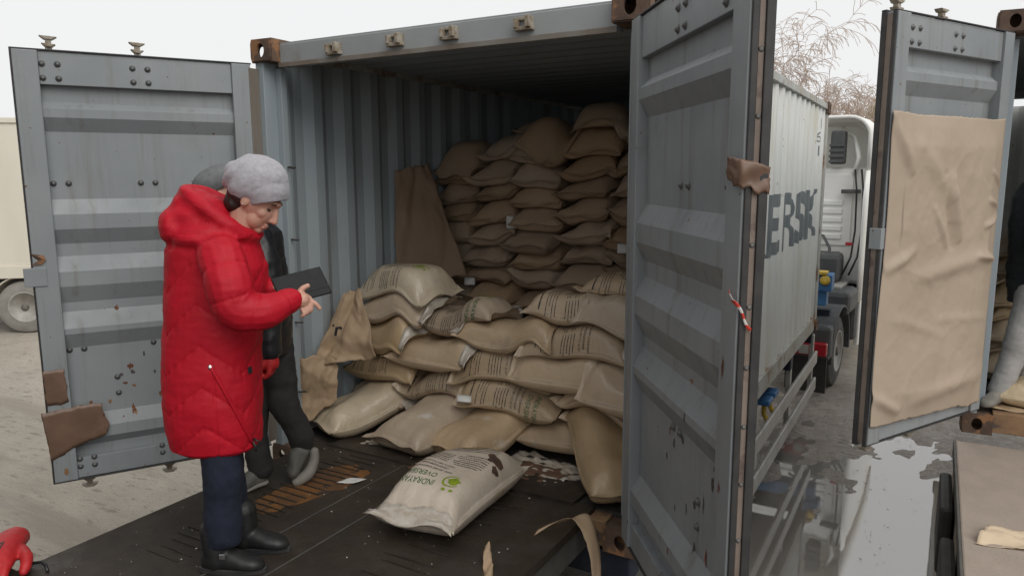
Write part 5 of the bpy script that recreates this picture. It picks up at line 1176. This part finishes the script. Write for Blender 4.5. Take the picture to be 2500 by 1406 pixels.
for y in (3.45,3.72): 
    q = obj('coupling_plate', B((2.18,y-.09,-.20),(2.42,y+.09,-.15)), 'chassis_blue', Ch, bevel=.01); obj('valve', MB().tube([(2.36,y,-.20),(2.36,y,-.30),(2.40,y-.04,-.34)], .022, 10), 'yellow_paint', q, smooth=True)
obj('rear_bumper', B((.05,-.02,-.62),(2.40,.06,-.48)), 'aluminium', Ch, bevel=.01)
lb = obj('lamp_box', B((2.02,-.05,-.47),(2.40,.05,-.32)), 'dark_plastic', Ch, bevel=.01)
obj('lamp', B((2.28,-.07,-.45),(2.39,-.05,-.34)), 'lamp_amber', lb, bevel=.006); obj('lamp', B((2.06,-.07,-.45),(2.26,-.05,-.34)), 'lamp_red', lb, bevel=.006)
def wheel(parent, c, axis, r=.50, w=.30, tm='tyre', rm='rim', name='wheel', hub='rim_dark'):
    """tyre with rounded shoulders, rim with dish and studs; axis = outward direction"""
    Mz = Matrix.Translation(c) @ Vector(axis).to_track_quat('Z','Y').to_matrix().to_4x4()
    t = obj(name, MB().lathe([(r*.56,-w/2),(r*.80,-w/2),(r*.96,-w*.42),(r,-w*.25),(r,w*.25),(r*.96,w*.42),(r*.80,w/2),(r*.58,w/2),(r*.56,w*.3),(r*.56,-w/2)], 40, Mz), tm, parent, auto=True)
    obj('rim', MB().lathe([(r*.60,w*.44),(r*.585,w*.51),(r*.54,w*.50),(r*.52,w*.25),(r*.36,w*.10),(r*.34,w*.16),(0,w*.16)], 36, Mz), rm, t, smooth=True)
    obj('hub', MB().lathe([(r*.30,w*.15),(r*.28,w*.24),(r*.16,w*.26),(r*.13,w*.5),(0,w*.52)], 24, Mz), hub, t, smooth=True)
    for k in range(10):
        a = 2*math.pi*k/10; m_ = Mz @ Matrix.Translation((r*.36*math.cos(a), r*.36*math.sin(a), w*.14)); obj('stud', MB().lathe([(.018,0),(.018,.03),(.010,.042),(0,.042)], 6, m_), hub, t)
    return t
for y in (1.05,2.15): wheel(Ch, (2.18,y,GROUND+.5), (1,0,0)); wheel(Ch, (.26,y,GROUND+.5), (-1,0,0))
# ------------------------------------------------------------------ tractor unit
Tr = thing('truck_tractor', (2.45,6.9,GROUND), 'white truck cab with dark mudguards beyond the container', 'truck')
MTr = Matrix.Translation((2.47,6.9,GROUND)) @ Matrix.Rotation(math.radians(-4.3), 4, 'Z')
def tp(nm, lo, hi, m, par=Tr, bevel=.02): return obj(nm, B(lo, hi).xf(MTr), m, par, bevel=bevel)
tp('frame_rail', (-1.65,.05,.75), (-.85,6.0,1.0), 'dark_plastic')
def arch(y0, zc, r, x0, x1, a0=-8, a1=188, th=.035, n=22):
    mb = MB(); rs_ = []
    for i in range(n):
        t = math.radians(a0+(a1-a0)*i/(n-1)); c_, s_ = math.cos(t), math.sin(t)
        rs_.append([(x0,y0+r*c_,zc+r*s_),(x1,y0+r*c_,zc+r*s_),(x1,y0+(r+th)*c_,zc+(r+th)*s_),(x0,y0+(r+th)*c_,zc+(r+th)*s_)])
    return mb.rings(rs_)
g_ = obj('mudguard', arch(.98,.52,.60,-.56,.0).xf(MTr), 'dark_plastic', Tr, bevel=.012)
tp('mudguard_rear', (-.56,.16,.52), (.0,.40,.98), 'dark_plastic', Tr, .05)
tp('mudguard_front', (-.60,1.25,.95), (.02,2.0,1.30), 'dark_plastic', Tr, .08)
tp('mud_flap', (-.54,.12,.10), (-.02,.15,.60), 'rubber', Tr, .005)
la = tp('tail_lamp', (-.52,.06,.60), (-.02,.16,.78), 'lamp_red', Tr, .02); tp('lamp_frame', (-.54,.075,.58), (0,.155,.60), 'dark_plastic', la, .004); tp('lamp_cover', (-.36,.050,.62), (-.24,.062,.74), 'aluminium', la, .004)
wheel(Tr, tuple(MTr @ Vector((-.20,.98,.50))), tuple((MTr.to_3x3() @ Vector((1,0,0)))), .50, .32, 'tyre', 'rim')
wheel(Tr, tuple(MTr @ Vector((-.20,4.7,.50))), tuple((MTr.to_3x3() @ Vector((1,0,0)))), .50, .32, 'tyre', 'rim')
tp('catwalk', (-2.2,1.5,1.30), (-.15,2.3,1.34), 'aluminium', Tr, .006)
tp('battery_box', (-.60,2.0,.45), (.0,3.9,1.15), 'dark_plastic', Tr, .06); tp('side_skirt', (-.04,2.15,.35), (.03,3.9,1.30), 'cab_white', Tr, .02)
tp('urea_tank', (-.75,1.75,1.34), (-.25,2.25,1.78), 'dark_plastic', Tr, .08)
cab = tp('cab', (-2.48,2.42,1.25), (.0,4.9,3.05), 'cab_white', Tr, .07)
tp('cab_lower', (-2.46,3.3,.55), (-.02,5.0,1.28), 'cab_white', Tr, .06)
tp('rear_panel', (-2.2,2.395,1.85), (-.22,2.425,2.95), 'cab_white', cab, .012)
for k in range(5): tp('rear_rib', (-1.9,2.375,1.95+k*.13), (-.35,2.398,2.03+k*.13), 'cab_white', cab, .010)
tp('rear_recess', (-2.1,2.390,1.33), (-.3,2.43,1.62), 'dark_plastic', cab, .03)
# roof fairing: open shell with rounded shoulders, dark inside
rf = MB(); rs_ = []
out = [(-2.46,3.0)]+[(-2.46+.30-.30*math.cos(t), 3.50+.30*math.sin(t)) for t in [i*math.pi/12 for i in range(7)]]+[(-.30+.30*math.sin(t), 3.50+.30*math.cos(t)) for t in [i*math.pi/12 for i in range(7)]]+[(.0,3.0)]
rf.grid([[(x, y, z-dz) for x, z in out] for y, dz in ((2.20,0),(2.9,0),(3.6,.06),(4.2,.25),(4.7,.55))])
obj('roof_fairing', rf.xf(MTr), 'cab_white', cab, solid=.05, auto=True)
obj('fairing_wall', MB().add([(-2.40,3.2,3.02),(-.06,3.2,3.02),(-.06,3.05,3.55),(-.34,3.0,3.70),(-2.1,3.0,3.70),(-2.40,3.05,3.55)], [(0,1,2,3,4,5)]).xf(MTr), 'cab_white', cab, solid=.02)
obj('air_duct', B((-.56,2.26,3.10),(-.36,2.50,3.60)).xf(MTr), 'dark_plastic', cab, bevel=.03)
for k in range(4): tp('duct_louvre', (-.57,2.24,3.12+k*.08), (-.35,2.262,3.16+k*.08), 'dark_plastic', cab, .006)
obj('fairing_rib', MB().tube([MTr @ Vector(q) for q in ((-.22,2.4,2.95),(-.16,2.35,3.2),(-.26,2.5,3.5),(-.5,2.8,3.66))], .035, 8), 'cab_white', cab, smooth=True)
obj('side_fairing', MB().grid([[(x, y, z) for x, y in ((-.01,2.46),(.02,2.25),(.0,2.0+.12*(z > 2.6)))] for z in (1.05,1.6,2.2,2.6,3.0)]).xf(MTr), 'cab_white', Tr, solid=.03, auto=True)
for dx in (0,.09): obj('air_hose', MB().tube([MTr @ Vector(q) for q in ((-.10-dx,2.28,3.02),(-.05-dx,2.22,2.70),(-.04-dx,2.24,2.1),(-.07-dx,2.2,1.7),(-.14-dx,2.0,1.45))], .014, 8), 'hose_black', Tr, smooth=True)
obj('air_hose', MB().tube([MTr @ Vector(q) for q in ((-.9,2.3,1.98),(-.55,2.1,2.02),(-.42,1.95,1.85),(-.38,1.8,1.5))], .022, 8), 'dark_plastic', Tr, smooth=True)
tp('work_lamp', (-.36,2.22,2.66), (-.10,2.36,2.72), 'dark_plastic', cab, .01)
tp('gladhand', (-.24,2.14,1.88), (-.14,2.2,1.93), 'lamp_red', cab, .01)

# ------------------------------------------------------------------ parked box trailer, far left
t_ = Vector((.76,.65,0)).normalized(); n_ = Vector((.65,-.76,0)).normalized()
Mt = Matrix(((t_.x,-n_.x,0,-11.3),(t_.y,-n_.y,0,4.15),(0,0,1,GROUND),(0,0,0,1)))     # x along, y inward, z up
Tb = thing('box_trailer', (-11.3,4.15,GROUND), 'cream box trailer with dusty wheel parked at far left', 'trailer')
def bp_(nm, lo, hi, m, par=Tb, bevel=.01): return obj(nm, B(lo, hi).xf(Mt), m, par, bevel=bevel)
for k in range(5): bp_('side_panel', (-11+2.4*k+.004,.02,1.30), (-11+2.4*(k+1)-.004,2.5,3.92), 'trailer_cream')
bp_('top_rail', (-11,-.012,3.92), (1.0,2.52,4.02), 'trailer_cream'); bp_('corner_post', (.86,-.010,1.14), (1.01,.14,3.92), 'trailer_cream'); bp_('bottom_rail', (-11,-.015,1.06), (1.0,.12,1.30), 'trailer_cream')
bp_('chassis', (-10,.6,.62), (.9,1.9,1.06), 'dark_steel'); bp_('axle', (-.06,.3,.42),(.06,2.2,.58), 'dark_steel')
obj('wheel_arch', arch(0,.5,.58,.02,.42,10,170,.02).xf(Mt @ Matrix(((0,1,0,0),(1,0,0,0),(0,0,1,0),(0,0,0,1)))), 'trailer_cream', Tb)
for x in (0,-1.32,-2.64): wheel(Tb, tuple(Mt @ Vector((x,.20,.50))), tuple(n_), .50, .34, 'tyre_dusty', 'rim')

fm = MB(); rq = random.Random(5)
for k in range(700):
    x, y = rq.uniform(2.0,3.9), rq.uniform(1.2,7.5)
    if fbm(x*1.7, y*.9, 3, 3) < .12: continue
    a = rq.uniform(0,6.28); l_, w_ = rq.choice((.004,.005,.007,.010,.022)), rq.uniform(.0015,.005)
    c, s_ = math.cos(a), math.sin(a); z = GROUND+rq.uniform(-.004,.022)
    fm.add([(x-l_*c,y-l_*s_,z),(x-w_*s_,y+w_*c,z+.004),(x+l_*c,y+l_*s_,z+.003*rq.random()),(x+w_*s_,y-w_*c,z)], [(0,1,2,3)])
tag(obj('mud_debris', fm, 'kraft_shade_dirt', None, fix=False), 'flecks of straw and dirt in the mud', 'debris', None, 'stuff')
# ------------------------------------------------------------------ trees and far building
def bare_tree(base, h, seed, m_tr, m_tw, label, spread=.5, weep=.6, levels=5, name='bare_tree', r0=.16):
    rg_ = random.Random(seed); T = thing(name, base, label, 'tree', 'bare trees beyond the trucks'); trunk = MB(); tw = MB()
    def grow(p, d, L, r, lev):
        n = 4 if lev < 3 else 3; pts = [p]; rad = [r]
        for i in range(n):
            d = (d+Vector((rg_.gauss(0,.12),rg_.gauss(0,.12),rg_.gauss(0,.08)+(.08 if lev < 2 else -weep*.16*(lev-1)))))
            d.z = max(d.z, -1.2*math.hypot(d.x, d.y)-.15 if lev < 4 else -9); d.normalize(); p = p+d*L/n; pts.append(p); rad.append(max(.011, r*(1-.18*(i+1))))
        (trunk if lev < 2 else tw).tube(pts, rad, 6 if lev < 2 else 4, lev < 2)
        if lev >= levels: return
        for i in range(1, n+1):
            for _ in range(2 if lev > 0 else 3):
                if rg_.random() < (.9 if lev < 3 else .85):
                    a = rg_.uniform(0, 6.28); dd = (d*.9+Vector((math.cos(a), math.sin(a), rg_.uniform(-.1,.5)))*spread*1.3).normalized(); grow(pts[i], dd, L*rg_.uniform(.40,.70), max(.011, rad[i]*.5), lev+1)
    b = Vector(base); grow(b, Vector((0,0,1)), h*.42, r0, 0)
    obj('trunk', trunk, m_tr, T, smooth=True); obj('crown', tw, m_tw, T, fix=False); return T
bare_tree((-3.4,40,GROUND), 15.5, 5, 'birch', 'twig', 'tall bare weeping birch above the container roof', .55, .9, 4)
bare_tree((-1.4,43,GROUND), 11.0, 8, 'birch', 'twig', 'lower bare birch leaning right of the tall one', .6, .9, 4)
bare_tree((-.6,52,GROUND), 11, 12, 'bark', 'twig', 'small reddish bare tree behind the truck roof', .6, .1, 4)
bare_tree((.75,50,GROUND), 11, 15, 'bark', 'leaf_dry', 'yellowish bare tree between truck and papered door', .6, .1, 4)
Fb = thing('far_building', (6,60,GROUND), 'low tan building with grey roof behind the truck', 'building')
obj('wall', B((-3,56,GROUND),(14,66,3.0)), 'brick_far', Fb); obj('roof', MB().add([(-3.6,55.4,3.0),(14.6,55.4,3.0),(14.6,66.6,3.0),(-3.6,66.6,3.0),(-3.6,61,4.9),(14.6,61,4.9)], [(0,1,5,4),(2,3,4,5),(0,4,3),(1,2,5),(0,3,2,1)]), 'roof_far', Fb)
for x in (-1.5,.9,3.2,5.6,8,10.4): 
    w_ = obj('window', B((x-.5,55.93,.4),(x+.5,55.99,1.9)), 'cab_white', Fb); obj('pane', B((x-.43,55.90,.46),(x+.43,55.925,1.84)), 'dark_plastic', w_)
# unseen building and canopy added behind left to keep the right door dark
Wh = thing('shading_building', (-3,-7,GROUND), 'unseen wall added behind the loading dock to shade the scene', 'building')
obj('wall', B((-10,-9.2,GROUND),(1.2,-4.2,6.0)), 'shading_wall', Wh); obj('roof', B((-10.2,-9.4,6.0),(1.4,-4.0,6.2)), 'roof_far', Wh)
obj('shading_canopy', B((-10,-4.0,4.7),(.9,-2.1,4.82)), 'roof_far', Wh)
